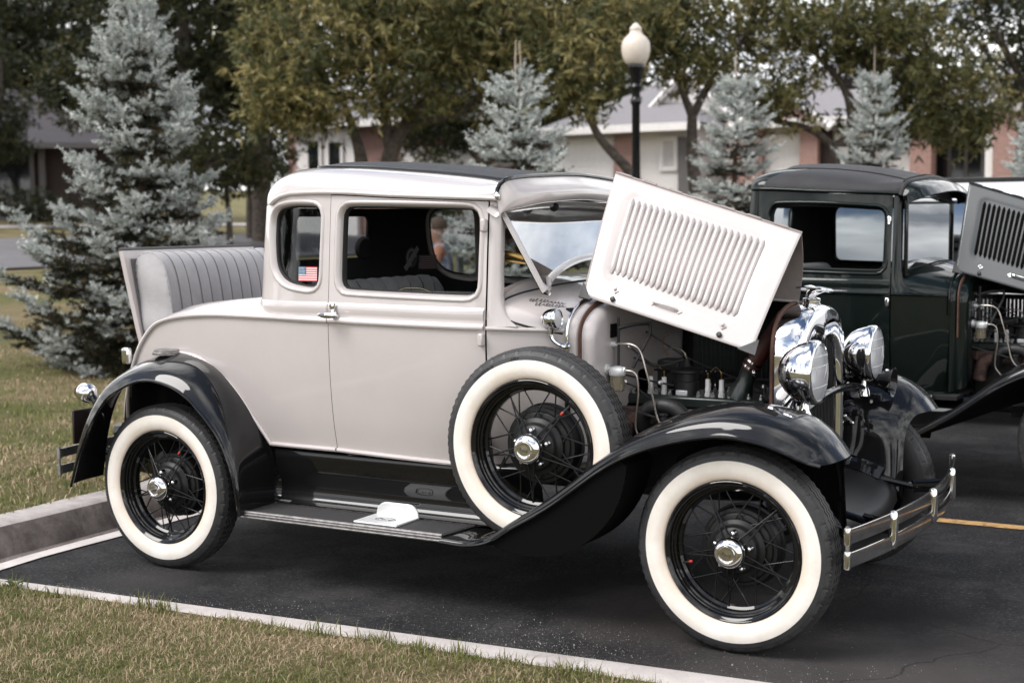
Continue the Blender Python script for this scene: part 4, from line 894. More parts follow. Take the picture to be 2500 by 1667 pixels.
mk('screen_arm', MB().tube(CR([(1.600, -.545, 1.385), (1.65, -.545, 1.378), (1.70, -.548, 1.368), (1.715, -.55, 1.372)], 10), .007, n=6, flat=1.5).tube([(1.60, -.55, 1.36), (1.71, -.55, 1.345)], .005, n=6), BRASS, coupe)
# cowl lamps on curved arms
for s in (-1, 1):
    C = bpy.data.objects.new('cowl_lamp', None); COL.objects.link(C); C.parent = coupe
    mk('bowl', MB().lathe([(.036, 0), (.039, -.006), (.0395, -.018), (.037, -.034), (.029, -.052), (.015, -.066), (0, -.070)], c=(1.842, s * .548, 1.135), ax=(1, -.0 * s, .05), n=28), CHROME, C, smooth=60)
    mk('rim', MB().lathe([(.0385, -.008), (.0415, -.004), (.041, .004), (.036, .007), (.034, .003)], c=(1.842, s * .548, 1.135), ax=(1, 0, .05), n=28), CHROME, C, smooth=60)
    mk('lens', MB().lathe([(.0355, .002), (.024, .007), (0, .009)], c=(1.842, s * .548, 1.135), ax=(1, 0, .05), n=24), LENS, C, smooth=80)
    mk('lamp_arm', MB().tube(CR([(1.815, s * .545, 1.095), (1.812, s * .545, 1.07), (1.828, s * .54, 1.045), (1.855, s * .525, 1.028), (1.866, s * .505, 1.03)], 16), [.009] * 12 + [.010, .012, .014, .014], n=10), CHROME, C)
# marker-pen autograph on the cowl: loose looped strokes
sg = MB(); cw = cfg['cowl']
def stroke(x0, f0_, L, amp, n, sl, seed):
    q = random.Random(seed); pts = []
    for i in range(n * 6 + 1):
        t = i / (n * 6); ph = t * n * 2 * pi
        pts.append(cw(x0 + L * t + .0045 * cos(ph) , f0_ + sl * t + amp * sin(ph) * (.6 + q.random() * 1.2) * .9, .0012))
    sg.tube(pts, .0009, n=4)
for i, (x0, ff, L, a_, n_) in enumerate(((1.70, .60, .028, .035, 3), (1.733, .64, .030, .03, 3), (1.768, .67, .042, .02, 4), (1.728, .53, .020, .04, 2), (1.752, .565, .036, .035, 4), (1.792, .60, .026, .03, 3))): stroke(x0, ff, L, a_, n_, .05, i)
mk('autograph', sg, INK, coupe)
# ---- running gear, fenders, front end, hood, engine
for s in (-1, 1):
    fender('front_fender', [FF_out, FF_c1, FF_c2, FF_c3, FF_c4, FF_c5, FF_c6], coupe, BLACK, flip=s > 0, n=84, mm=40)
    fender('rear_fender', [RF_out, RF_c1, RF_c2, RF_c3], coupe, BLACK, flip=s > 0)
sides(coupe, PAINT); front_end(coupe, CHROME, PAINT); hood(coupe, PAINT, PAINT, UNDER); engine(coupe)
WHEEL_KW = dict(white=True)
wheel('front_wheel', coupe, (WB, -TY, WR), -1, turn=.25, valve=-2.55); wheel('rear_wheel', coupe, (0, -TY, WR), -1, turn=.1, valve=1.2)
wheel('front_wheel', coupe, (WB, TY, WR), 1, turn=.4, detail=False); wheel('rear_wheel', coupe, (0, TY, WR), 1, detail=False)
spare = wheel('spare_wheel', coupe, (1.865, -.755, .675), -1, turn=.2, valve=1.05, rot=(radians(0), .2, 0), label='spare whitewall wheel mounted in the front fender well')
spare.scale = (1.025, 1.0, 1.025)
for a_, t_x in ((-.62, '5.00/5.25/5.50-18'), (-.18, '4 PLY'), (1.28, 'NYLON')): tyre_text(spare, t_x, a_ - .2)
sb = MB().tube([(1.865, -.68, .675), (1.865, -.50, .70)], .03, n=10); sb.tube([(1.865, -.52, .60), (1.865, -.50, .95)], .012, n=8); mk('spare_bracket', sb, BLACK, coupe)
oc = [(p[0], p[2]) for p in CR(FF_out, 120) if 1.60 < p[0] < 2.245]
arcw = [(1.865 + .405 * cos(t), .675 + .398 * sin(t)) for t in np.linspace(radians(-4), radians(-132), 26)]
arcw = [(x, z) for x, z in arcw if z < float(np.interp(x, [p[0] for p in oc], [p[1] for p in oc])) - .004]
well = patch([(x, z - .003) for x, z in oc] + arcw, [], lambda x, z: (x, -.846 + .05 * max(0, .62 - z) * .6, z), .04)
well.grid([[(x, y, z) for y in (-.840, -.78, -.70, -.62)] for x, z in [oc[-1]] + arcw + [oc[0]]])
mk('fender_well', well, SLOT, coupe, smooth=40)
for s in (-1, 1):
    pl = [(.505, .50)] + [(x, z - .012) for x, z in arc[1:]] + [(-.13, .915), (-.27, .855), (-.385, .735), (-.458, .56), (-.497, .37), (-.30, .36), (.40, .40)]
    mk('wheel_house', patch(pl, [], lambda x, z: S(x, z, s, .0045), .05), BLACK, coupe, smooth=60)
# step plate on the running board
stp = bpy.data.objects.new('step_plate', None); COL.objects.link(stp); stp.parent = coupe
mk('plate', MB().prism(rrect(1.042, -.790, 1.25, -.622, .004), lambda a, b, h: (a, b, h), .3125, .3215), WHITEALU, stp, bevel=.003)
mk('upstand', MB().prism(rrect(1.045, .316, 1.25, .372, [.05, .05, .004, .004]), lambda a, b, h: (a, h, b), -.632, -.622), WHITEALU, stp, bevel=.003)
mk('oval_emblem', MB().tube([(1.147 + .045 * cos(t), -.715 + .026 * sin(t), .3218) for t in np.arange(32) * 2 * pi / 32], .0018, n=5, closed=True), ALU, stp)
text('script_emblem', 'Ford', .034, ALU, stp, Matrix.Translation((1.147, -.716, .3220)), .0006)
# rumble step pad, tail lamps, plate, rear bumper
mk('rumble_step', MB().lathe([(.062, 0), (.062, .010), (.056, .014), (.056, .020), (.050, .024), (0, .024)], c=(-.045, -.665, .936), n=32), ALU, coupe)
for s in (-1, 1):
    T = bpy.data.objects.new('tail_lamp', None); COL.objects.link(T); T.parent = coupe
    mk('bowl', MB().lathe([(.0, -.055), (.030, -.050), (.043, -.03), (.046, 0), (.044, .014), (.036, .028), (.018, .038), (0, .040)][::-1], c=(-.515, s * .70, .745), ax=(-1, 0, .1), n=26), CHROME, T, smooth=60)
    mk('lens', MB().lathe([(.030, .040), (.02, .043), (0, .045)], c=(-.515, s * .70, .745), ax=(-1, 0, .1), n=20), REDP, T)
    mk('lamp_bracket', MB().tube(CR([(-.475, s * .70, .735), (-.45, s * .70, .70), (-.43, s * .69, .62)], 8), .016, n=8), BLACK, T)
mk('number_plate', MB().box((-.545, -.655, .59), (.012, .20, .155)), mat('plate_brown', (.018, .011, .010), .4), coupe, bevel=.004)
mk('plate_bracket', MB().tube(CR([(-.54, -.64, .63), (-.50, -.66, .66), (-.47, -.68, .69)], 6), .008, n=6), BLACK, coupe)
rb_ = lambda y: -.69 + .075 * (abs(y) / .78) ** 2.2
for z0, z1 in ((.372, .412), (.448, .488)):
    for sd_ in (-1, 1):
        yy = np.linspace(.34, .775, 12) * sd_
        mb = MB().grid([[(rb_(y) + dx, y, z) for dx, z in ((-.006, z0), (-.009, (z0 + z1) / 2), (-.006, z1), (.004, z1), (.004, z0))] for y in yy], cv=True)
        mb.lathe([(0, z0 - .004), (.012, z0 - .004), (.0125, z1 + .004), (0, z1 + .004)], c=(rb_(.775), .778 * sd_, 0), n=14)
        mk('bumper_bar', mb, SATIN, coupe, smooth=50)
for s in (-1, 1):
    mk('bumper_bolt', MB().tube([(rb_(.775), s * .778, .36), (rb_(.775), s * .778, .50)], .007, n=8), ALU, coupe)
    mk('bumper_bracket', MB().tube(CR([(-.48, s * .42, .50), (-.58, s * .44, .44), (-.675, s * .46, .43)], 8), .014, n=8, flat=1.6), BLACK, coupe)
mk('rear_lamp_housing', MB().box((-.45, -.50, .90), (.05, .03, .075)), CHROME, coupe, bevel=.012, segs=3)
# window stickers
def flag(parent, mp, u0, u1, v0, v1, dark=False):
    k = .18 if dark else 1.0
    Fl = bpy.data.objects.new('flag_sticker', None); COL.objects.link(Fl); Fl.parent = parent
    wm = mat('flag_white', (.8 * k, .8 * k, .8 * k), .4); rm = mat('flag_red', (.55 * k, .05 * k, .06 * k), .4); bm_ = mat('flag_blue', (.06 * k, .14 * k, .22 * k), .4)
    q = lambda a0, a1, b0, b1, d: [mp(u0 + (u1 - u0) * a, v0 + (v1 - v0) * b, d) for a, b in ((a0, b0), (a1, b0), (a1, b1), (a0, b1))]
    mk('flag_field', MB().add(q(0, 1, 0, 1, .0005), [(0, 1, 2, 3)]), wm, Fl)
    st = MB()
    for i in range(7): st.add(q(0, 1, i * 2 / 13, (i * 2 + 1) / 13, .0012), [(0, 1, 2, 3)])
    mk('flag_stripes', st, rm, Fl); mk('flag_canton', MB().add(q(0, .4, 6 / 13, 1, .0018), [(0, 1, 2, 3)]), bm_, Fl)
    sr = MB()
    for i in range(6):
        for j in range(5): sr.add(q(.03 + i * .062, .055 + i * .062, .50 + j * .1, .535 + j * .1, .0024), [(0, 1, 2, 3)])
    mk('flag_stars', sr, wm, Fl)
Bs, s_of = cfg['Bs'], cfg['s_of']
flag(coupe, lambda x, z, d: Bs(s_of(x), z, -.028 + d), .668, .768, 1.268, 1.328)
SLc = 2 * s_of(.3385)
fq = lambda x, z, d: Bs(SLc - s_of(x), z, -.045 - d)
flag(coupe, fq, .62, .74, 1.275, 1.345, dark=True)
dc = bpy.data.objects.new('round_sticker', None); COL.objects.link(dc); dc.parent = coupe
ring = MB()
for r0, r1, d in ((.0, .052, .001),): ring.grid([[fq(.60 + r * cos(t) * .8 - .03, 1.335 + r * sin(t), d) for r in (r0 + .001, r1)] for t in np.arange(33) * 2 * pi / 32])
mk('sticker_disc', ring, mat('sticker_dark', (.03, .03, .03), .5), dc)
rg2 = MB().grid([[fq(.57 + r * cos(t) * .8, 1.335 + r * sin(t), .003) for r in (.030, .044)] for t in np.arange(25) * 2 * pi / 32]); mk('sticker_ring', rg2, mat('sticker_grey', (.16, .16, .16), .5), dc)
mk('sticker_bar', MB().add([fq(.57 + a, 1.335 + b, .005) for a, b in ((-.055, -.050), (-.035, -.068), (.055, .040), (.038, .058))], [(0, 1, 2, 3)]), MATS['sticker_grey'], dc)

# ================================================================ the dark green pickup
TX, TYY = .81, 2.96
truck = empty('vintage_pickup', (TX, TYY, 0), label='dark green vintage pickup with grey-black vinyl roof and grey raised hood', cat='truck')
tcfg = dict(paint=GREEN, dz=.045, truck=True, rw=.26, rz=(1.36, 1.58), xb=.70,
            back=[(.8505, -.675), (.80, -.668), (.76, -.645), (.73, -.605), (.712, -.53), (.704, -.4), (.700, -.2), (.698, 0)],
            insert=[(1.622, -.56), (1.615, -.46), (1.55, -.38), (1.3, -.36), (1.1, -.36), (.95, -.36), (.90, -.34), (.87, -.28), (.86, -.15), (.86, 0)],
            ztop=[(.80, 1.785), (.86, 1.790), (1.0, 1.795), (1.2, 1.785), (1.4, 1.760), (1.55, 1.728), (1.66, 1.700)])
cabin(truck, tcfg)
# fixed screen, frame and outside visor
P = [(-.575, 1.20), (.575, 1.20)] + [(y, 1.60 + .03 * (1 - (y / .6) ** 2)) for y in np.linspace(.575, -.575, 9)]
tw = bpy.data.objects.new('windscreen', None); COL.objects.link(tw); tw.parent = truck
mk('screen_glass', patch(P, [], lambda y, z: (1.642, y, z), .1), WSGLASS, tw)
mk('screen_frame', MB().tube([(1.645, y, z) for y, z in dens(P, .05)], .012, n=6, closed=True), BLACK, tw)
v0 = CR([(1.628, -.632, 1.625), (1.645, -.60, 1.685), (1.66, -.45, 1.712), (1.665, 0, 1.735), (1.66, .45, 1.712), (1.645, .60, 1.685), (1.628, .632, 1.625)], 41)
v1 = CR([(1.665, -.640, 1.588), (1.735, -.615, 1.612), (1.775, -.45, 1.638), (1.790, 0, 1.660), (1.775, .45, 1.638), (1.735, .615, 1.612), (1.665, .640, 1.588)], 41)
vm = v0 * .5 + v1 * .5 + A((.012, 0, .016))
mk('sun_visor', MB().grid(loft([v0, vm, v1], 41, 12)), GREEN, truck, smooth=180, solid=.006)
mk('visor_bead', MB().tube(v0 + A((-.004, 0, .004)), .011, n=8), TOPG, truck)
mk('header_panel', MB().grid(loft([[(1.63, -.60, 1.65), (1.64, 0, 1.70), (1.63, .60, 1.65)], [(1.645, -.60, 1.60), (1.65, 0, 1.625), (1.645, .60, 1.60)]], 20, 4)), INTER, truck, solid=.004)
mk('rear_view_mirror', MB().box((1.62, -.28, 1.555), (.012, .13, .06)), INTER, truck, bevel=.006)
mk('seat_back', MB().box((.84, 0, 1.0), (.16, 1.10, .46)), CLOTH, truck, bevel=.05, segs=3)
sw2 = MB(); sw2.tube([tuple(Vector((1.36, .33, 1.12)) + rot @ Vector((.20 * cos(t), .20 * sin(t), 0))) for t in np.arange(36) * 2 * pi / 36], .012, n=8, closed=True); mk('steering_wheel', sw2, BLACK, truck)
bed = MB().box((.10, 0, .62), (1.15, 1.10, .03))
for s in (-1, 1): bed.box((.10, s * .56, .80), (1.15, .025, .36)); bed.tube([(-.47, s * .56, .985), (.67, s * .56, .985)], .018, n=8)
bed.box((-.46, 0, .80), (.025, 1.10, .36)); bed.box((.66, 0, .80), (.025, 1.10, .36)); mk('cargo_bed', bed, GREEN, truck, bevel=.006)
for s in (-1, 1):
    fender('front_fender', [FF_out, FF_c1, FF_c2, FF_c3, FF_c4, FF_c5, FF_c6], truck, BLACK, flip=s > 0, n=84, mm=40)
    fender('rear_fender', [RF_out, RF_c1, RF_c2, RF_c3], truck, BLACK, flip=s > 0)
sides(truck, GREEN); front_end(truck, BLACK, GREEN, detail=False); hood(truck, HOODGREY, SLOT, DARKG); engine(truck)
for nm, x in (('front_wheel', WB), ('rear_wheel', 0)):
    for s in (-1, 1): wheel(nm, truck, (x, s * TY, WR), s, white=False, detail=(nm == 'front_wheel' and s < 0))
for o in list(truck.children_recursive):
    if o.name.split('.')[0] in ('bird_ornament', 'bird_wing'): bpy.data.objects.remove(o)
# ================================================================ ground
def at(px, py, depth):
    """point at a given depth along the optical axis behind photo pixel (2500 x 1667 frame)"""
    f = 3388.6; return CAM + (fwd + rgt * ((px - 1250) / f) - upv * ((py - 833.5) / f)) * depth
def gz(x, y):
    dl = np.maximum(-np.asarray(x) - 1.0, np.asarray(y) - 22.0)
    return .14 + .052 * np.maximum(0, dl - 4.5)
def place(px, depth):
    """ground point at depth under a pixel column"""
    p = at(px, 560, depth); return Vector((p.x, p.y, float(gz(p.x, p.y))))
def nodes_mat(name):
    m = bpy.data.materials.new(name); m.use_nodes = True; t = m.node_tree; b = t.nodes['Principled BSDF']; o = N(t, 'ShaderNodeTexCoord'); MATS[name] = m
    return m, t, b, o.outputs['Object']
def ramp(t, src, stops):
    r = N(t, 'ShaderNodeValToRGB'); e = r.color_ramp.elements
    while len(e) < len(stops): e.new(.5)
    for q, (p, c) in zip(e, stops): q.position = p; q.color = (*c, 1) if len(c) == 3 else c
    t.links.new(src, r.inputs[0]); return r.outputs[0]
def noise(t, v, scale, detail=6, rough=.6, dist=0):
    n = N(t, 'ShaderNodeTexNoise', i_Scale=scale, i_Detail=float(detail), i_Roughness=rough, i_Distortion=dist); t.links.new(v, n.inputs['Vector']); return n.outputs['Fac']
def mixc(t, f, a, b):
    x = N(t, 'ShaderNodeMix', data_type='RGBA')
    for s, i in ((f, 'Factor'), (a, 'A'), (b, 'B')):
        if isinstance(s, (tuple, list)): x.inputs[i].default_value = (*s, 1)
        elif isinstance(s, float): x.inputs[i].default_value = s
        else: t.links.new(s, x.inputs[i])
    return x.outputs['Result']
def bumpn(t, b, h, strength, dist):
    n = N(t, 'ShaderNodeBump', i_Strength=strength, i_Distance=dist); t.links.new(h, n.inputs['Height']); t.links.new(n.outputs[0], b.inputs['Normal'])
bw = lambda a, b_: [(a, (0, 0, 0)), (b_, (1, 1, 1))]
# asphalt
m, t, b, v = nodes_mat('asphalt')
c = ramp(t, noise(t, v, 1.4, 10, .74), [(.36, (.011, .0115, .013)), (.50, (.020, .0205, .0225)), (.62, (.052, .049, .049))])
agg = ramp(t, noise(t, v, 62, 6, .85), bw(.53, .68)); c = mixc(t, agg, c, (.15, .14, .135))
agg2 = ramp(t, noise(t, v, 24, 8, .8), bw(.56, .72)); c = mixc(t, agg2, c, (.075, .071, .070))
dust = noise(t, v, 4.5, 8, .7); c = mixc(t, ramp(t, dust, [(.50, (0, 0, 0)), (.80, (.5, .5, .5))]), c, (.085, .075, .07))
oil = ramp(t, noise(t, v, .85, 4, .5, .6), [(.60, (0, 0, 0)), (.68, (.75, .75, .75))]); c = mixc(t, oil, c, (.016, .015, .015))
def spot(px, py, r0, r1, col, f=1.0):
    global c
    vm = N(t, 'ShaderNodeVectorMath', operation='SUBTRACT'); t.links.new(v, vm.inputs[0]); vm.inputs[1].default_value = (px, py, 0); nn = N(t, 'ShaderNodeTexNoise', i_Scale=3.5, i_Detail=7.0, i_Roughness=.65); t.links.new(v, nn.inputs['Vector'])
    vs2 = N(t, 'ShaderNodeVectorMath', operation='SCALE'); t.links.new(nn.outputs['Color'], vs2.inputs[0]); vs2.inputs['Scale'].default_value = 1.1 * r1; va2 = N(t, 'ShaderNodeVectorMath', operation='ADD'); t.links.new(vm.outputs[0], va2.inputs[0]); t.links.new(vs2.outputs[0], va2.inputs[1])
    of = N(t, 'ShaderNodeVectorMath', operation='SUBTRACT'); t.links.new(va2.outputs[0], of.inputs[0]); of.inputs[1].default_value = (.55 * r1, .55 * r1, .55 * r1); ln_ = N(t, 'ShaderNodeVectorMath', operation='LENGTH'); t.links.new(of.outputs[0], ln_.inputs[0])
    mr = N(t, 'ShaderNodeMapRange'); mr.inputs['From Min'].default_value = r0; mr.inputs['From Max'].default_value = r1; mr.inputs['To Min'].default_value = f; mr.inputs['To Max'].default_value = 0; t.links.new(ln_.outputs['Value'], mr.inputs['Value']); c = mixc(t, mr.outputs[0], c, col)
spot(2.27, -.42, .10, .55, (.10, .082, .075), .8); spot(3.3, -.9, .2, 1.1, (.085, .074, .07), .75); spot(2.95, 0.0, .10, .36, (.010, .010, .011), .9); spot(3.2, .04, .02, .18, (.010, .010, .011), .8); spot(.05, -.95, .02, .30, (.075, .068, .068), .5)
vo = N(t, 'ShaderNodeTexVoronoi', feature='DISTANCE_TO_EDGE', i_Scale=1.1); dn = N(t, 'ShaderNodeTexNoise', i_Scale=3.0, i_Detail=6.0); t.links.new(v, dn.inputs['Vector'])
va = N(t, 'ShaderNodeMix', data_type='VECTOR'); va.inputs['Factor'].default_value = .22; t.links.new(v, va.inputs['A']); t.links.new(dn.outputs['Color'], va.inputs['B']); t.links.new(va.outputs['Result'], vo.inputs['Vector'])
crk = ramp(t, vo.outputs['Distance'], [(.0, (.8, .8, .8)), (.005, (0, 0, 0))]); c = mixc(t, crk, c, (.010, .010, .010))
t.links.new(c, b.inputs['Base Color']); b.inputs['Roughness'].default_value = .85; b.inputs['Specular IOR Level'].default_value = .22; bumpn(t, b, noise(t, v, 150, 5, .75), .9, .012); ASPH = m
# concrete
def concrete(name, lo, hi, scale=5, dirt=None, dscale=2.5):
    m, t, b, v = nodes_mat(name); c = ramp(t, noise(t, v, scale, 8, .7), [(.35, lo), (.65, hi)])
    if dirt: c = mixc(t, ramp(t, noise(t, v, dscale, 9, .72, .4), dirt[1]), c, dirt[0])
    c = mixc(t, ramp(t, noise(t, v, 160, 3, .7), bw(.58, .75)), c, tuple(.55 * q for q in lo))
    t.links.new(c, b.inputs['Base Color']); b.inputs['Roughness'].default_value = .85; bumpn(t, b, noise(t, v, 90, 6, .7), .4, .008); return m
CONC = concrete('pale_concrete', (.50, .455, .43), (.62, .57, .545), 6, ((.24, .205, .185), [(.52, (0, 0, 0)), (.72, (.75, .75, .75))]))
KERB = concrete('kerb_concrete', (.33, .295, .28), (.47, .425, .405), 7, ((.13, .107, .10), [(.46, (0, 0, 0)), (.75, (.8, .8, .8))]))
KDIRT_SHADE = concrete('stained_shaded_kerb_concrete', (.10, .082, .075), (.21, .175, .16), 9, ((.045, .036, .033), [(.42, (0, 0, 0)), (.66, (.9, .9, .9))]), 6)  # dirt stains plus the kerb face's shade, both put into the colour
# lawn
def lawn_mat(name, g1, g2, s1, s2, scale):
    m, t, b, v = nodes_mat(name)
    g = ramp(t, noise(t, v, scale * 9, 6, .7), [(.35, g1), (.65, g2)]); s = ramp(t, noise(t, v, scale * 14, 6, .7), [(.35, s1), (.65, s2)])
    c = mixc(t, ramp(t, noise(t, v, scale, 7, .65), bw(.40, .62)), g, s)
    t.links.new(c, b.inputs['Base Color']); b.inputs['Roughness'].default_value = .95; b.inputs['Specular IOR Level'].default_value = .1; bumpn(t, b, noise(t, v, 60, 6, .8), .9, .03); return m
LAWN = lawn_mat('lawn', (.085, .098, .034), (.15, .148, .056), (.28, .215, .125), (.19, .145, .085), .9)
SOIL = lawn_mat('thatch', (.13, .10, .055), (.20, .15, .085), (.30, .22, .13), (.16, .115, .07), 3)
# strip line along the near edge of the parking lot
sy = lambda x: -1.226 + .0715 * x
sw_ = lambda x: .055 + .028 * np.clip(x + .5, 0, 3)
def sheet(name, poly, z, m, kind='structure', mat2=None, th=None):
    mb = MB().add([(x, y, z) for x, y in poly], [tuple(range(len(poly)))]); return tag(mk(name, mb, m, smooth=None), kind=kind)
xs = np.linspace(-.75, 60, 40)
sheet('asphalt_lot', [(-.62, sy(-.62)), (60, sy(60) if False else 3.0)] + [(60, 21.7), (-.74, 21.7), (-.74, -.2)], 0, ASPH)
px_ = np.array([-.80, -.3, .3, .9, 1.5, 2.2, 3.0, 4.5, 7, 12, 60])
edge = [(x, sy(x) if x < 7 else sy(7) + (x - 7) * .0715) for x in px_]
mb = MB(); mb.grid([[(x, y + .003, -.06), (x, y + .001, .010), (x, y - .006, .014), (x, y - float(sw_(x)) - .02, .014)] for x, y in edge]); tag(mk('concrete_edging', mb, CONC, smooth=40), kind='structure')
mb = MB(); prof_k = [(-.775, -.02), (-.785, .006), (-.805, .050), (-.835, .100), (-.862, .128)]
ky = np.r_[np.linspace(-14, -1.6, 16), np.linspace(-1.32, 2, 24), np.linspace(2.4, 22, 24)]; wob = lambda y, k: .006 * sin(3.1 * y + k) + .004 * sin(7.7 * y + 2 * k)
mb.grid([[(x + wob(y, .3), y, z) for x, z in prof_k] for y in ky]); kf = mk('kerb', mb, KDIRT_SHADE, smooth=60); tag(kf, kind='structure')
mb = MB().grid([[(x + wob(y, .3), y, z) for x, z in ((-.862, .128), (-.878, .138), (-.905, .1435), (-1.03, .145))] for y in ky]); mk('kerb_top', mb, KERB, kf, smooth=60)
mb = MB().grid([[(x, y, z) for x, z in ((-.79, .003), (-.70, .0035))] for y in ky]); mk('gutter', mb, KDIRT_SHADE, kf, smooth=60)
mb = MB().grid([[(-.722 + .09 * min(.42, max(0, -.9 - y)) + wob(y, 1) * .6, y, .006), (-.632 + .09 * min(.42, max(0, -.9 - y)) + wob(y, 2) * .6, y, .006)] for y in ky]); tag(mk('gutter_edge', mb, CONC, smooth=60), kind='structure')
# lawns: left rise, near island, far side
def gridsheet(xs, ys, zf):
    X, Y = np.meshgrid(xs, ys, indexing='ij'); return np.stack([X, Y, zf(X, Y)], -1)
bumpf = lambda X, Y: .014 * np.sin(3.1 * X + 1.7 * Y) + .012 * np.sin(5.3 * Y - 2.1 * X)
mb = MB()
gx = np.r_[-1.03, -1.1, np.linspace(-1.3, -8, 34), np.linspace(-9, -120, 40)]; gy = np.r_[np.linspace(-70, -6, 20), np.linspace(-5, 12, 60), np.linspace(13, 140, 50)]
mb.grid(gridsheet(gx, gy, lambda X, Y: gz(X, Y) - .004 + bumpf(X, Y) * np.clip((-X - 1.03) * 2, 0, 1)))
mb.grid(gridsheet(np.linspace(-1.03, 130, 60), np.r_[22, 22.5, np.linspace(24, 140, 40)], lambda X, Y: gz(X, Y) - .004))
rows = []
for x in np.r_[np.linspace(-.772, 5, 48), np.linspace(6, 60, 20)]:
    y0 = sy(min(x, 7)) - float(sw_(x)) - .004 + (.0715 * (x - 7) if x > 7 else 0) + .008 * sin(9 * x) + .006 * sin(23 * x)
    rows.append([(x, y0 - d, .012 + .022 * min(1, d * 6) + float(bumpf(x, y0 - d)) * min(1, d * 3)) for d in np.r_[0, .03, np.linspace(.1, 3, 26), np.linspace(3.5, 70, 24)]])
mb.grid(rows); tag(mk('lawn', mb, LAWN, smooth=180), kind='structure')
mb = MB().box((60, 30, -.35), (400, 400, .1)); tag(mk('ground', mb, LAWN), kind='structure')
# road across the rise, with pale verge path
rd = lambda x0, x1, dz: gridsheet(np.linspace(x0, x1, 6), np.linspace(-70, 140, 60), lambda X, Y: gz(X, Y) + dz)
ROADM = concrete('road_grey', (.11, .105, .11), (.15, .14, .145), .6)
tag(mk('road', MB().grid(rd(-25.5, -16.5, .03)), ROADM, smooth=180), kind='structure'); tag(mk('footpath', MB().grid(rd(-32.2, -30.6, .03)), CONC, smooth=180), kind='structure')
# worn yellow bay lines
m, t, b, v = nodes_mat('worn_yellow_paint'); c = mixc(t, ramp(t, noise(t, v, 26, 7, .75), bw(.50, .66)), (.46, .27, .105), (.06, .055, .05)); t.links.new(c, b.inputs['Base Color']); b.inputs['Roughness'].default_value = .8
for k, y in enumerate((1.75,)):
    mb = MB().grid([[(x, y + (-.045 if j == 0 else .045) + .003 * sin(40 * x + j), .004) for j in (0, 1)] for x in np.linspace(2.45, 5.6, 60)])
    tag(mk('parking_line', mb, m, smooth=None), kind='structure')
# ---- grass blades
def vcol_mat(name, rough=.7, trans=.0, spec=.2):
    m, t, b, v = nodes_mat(name); a = N(t, 'ShaderNodeAttribute', attribute_name='tint'); t.links.new(a.outputs['Color'], b.inputs['Base Color']); b.inputs['Roughness'].default_value = rough; b.inputs['Specular IOR Level'].default_value = spec
    if trans:
        tr = N(t, 'ShaderNodeBsdfTranslucent'); t.links.new(a.outputs['Color'], tr.inputs['Color']); mx_ = N(t, 'ShaderNodeMixShader'); mx_.inputs[0].default_value = trans
        t.links.new(b.outputs[0], mx_.inputs[1]); t.links.new(tr.outputs[0], mx_.inputs[2]); t.links.new(mx_.outputs[0], t.nodes['Material Output'].inputs['Surface'])
    return m
BLADE = vcol_mat('grass_blade', .6, .25)
def pnoise(x, y, s, seed=0):
    q = np.random.default_rng(seed); v = 0
    for k in range(5):
        a = q.uniform(0, 2 * pi); f = s * (1.0 + .7 * k); ph = q.uniform(0, 7, 2)
        v = v + np.sin(f * (x * cos(a) + y * sin(a)) + ph[0] + 1.4 * np.sin(f * .6 * (y * cos(a) - x * sin(a)) + ph[1])) / (1 + .5 * k)
    return v / 2.6
def blades(name, P, h, w, g, seed, lean=.55):
    """P: base points (n,3); g: 0 straw .. 1 green per blade"""
    q = np.random.default_rng(seed); n = len(P); az = q.uniform(0, 2 * pi, n); H = h * q.uniform(.55, 1.25, n) * (.75 + .45 * g); ln = np.abs(q.normal(lean, .35, n)) * (1.35 - .45 * g)
    d = np.stack([np.cos(az), np.sin(az), np.zeros(n)], 1); a2 = az + pi / 2 + q.normal(0, .5, n); sd = np.stack([np.cos(a2), np.sin(a2), np.zeros(n)], 1) * (w * q.uniform(.6, 1.3, n))[:, None]
    up = np.array([0, 0, 1.0]); nrmz = 1 / np.sqrt(1 + ln ** 2)
    mid = P + (up * .55 + d * (ln * .30)[:, None]) * (H * nrmz)[:, None]; tip = P + (up * (1 - .25 * ln)[:, None].clip(.15) + d * ln[:, None]) * (H * nrmz)[:, None]
    V = np.stack([P - sd * .5, P + sd * .5, mid - sd * .42, mid + sd * .42, tip], 1).reshape(-1, 3)
    F = (np.array([[0, 1, 3], [0, 3, 2], [2, 3, 4]])[None] + (np.arange(n) * 5)[:, None, None]).reshape(-1, 3)
    me = npmesh(name, V, F); G1, G2, S1, S2 = (np.array(c) for c in ((.080, .100, .030), (.23, .225, .078), (.54, .42, .28), (.31, .23, .145)))
    r = q.random(n)[:, None]; gg = (q.random(n) < g)[:, None]; c = np.where(gg, G1 + (G2 - G1) * r, S1 + (S2 - S1) * r)
    c4 = np.concatenate([np.repeat(c, 5, 0), np.ones((n * 5, 1))], 1); colorattr(me, c4); me.materials.append(BLADE); return me
def scatter(n, x0, x1, y0, y1, seed): q = np.random.default_rng(seed); return q.uniform(x0, x1, n), q.uniform(y0, y1, n)
x, y = scatter(90000, -1.0, 3.0, -2.9, -.95, 3)
yb = sy(x) - sw_(x) - .022 + .015 * np.sin(9 * x) + .01 * np.sin(23 * x)
k = (y < yb) & (y > -2.75) & (y > -1.45 - .62 * (x + 1.0) if False else True); x, y = x[k], y[k]
z = .012 + .022 * np.minimum(1, (yb[k] - y) * 6) + bumpf(x, y) * np.minimum(1, (yb[k] - y) * 3) - .004
g = np.clip(.40 + .42 * pnoise(x, y, 4.2, 5) + .28 * pnoise(x, y, 11, 6) + .25 * np.exp(-((yb[k] - y) / .10) ** 2), .06, .97)
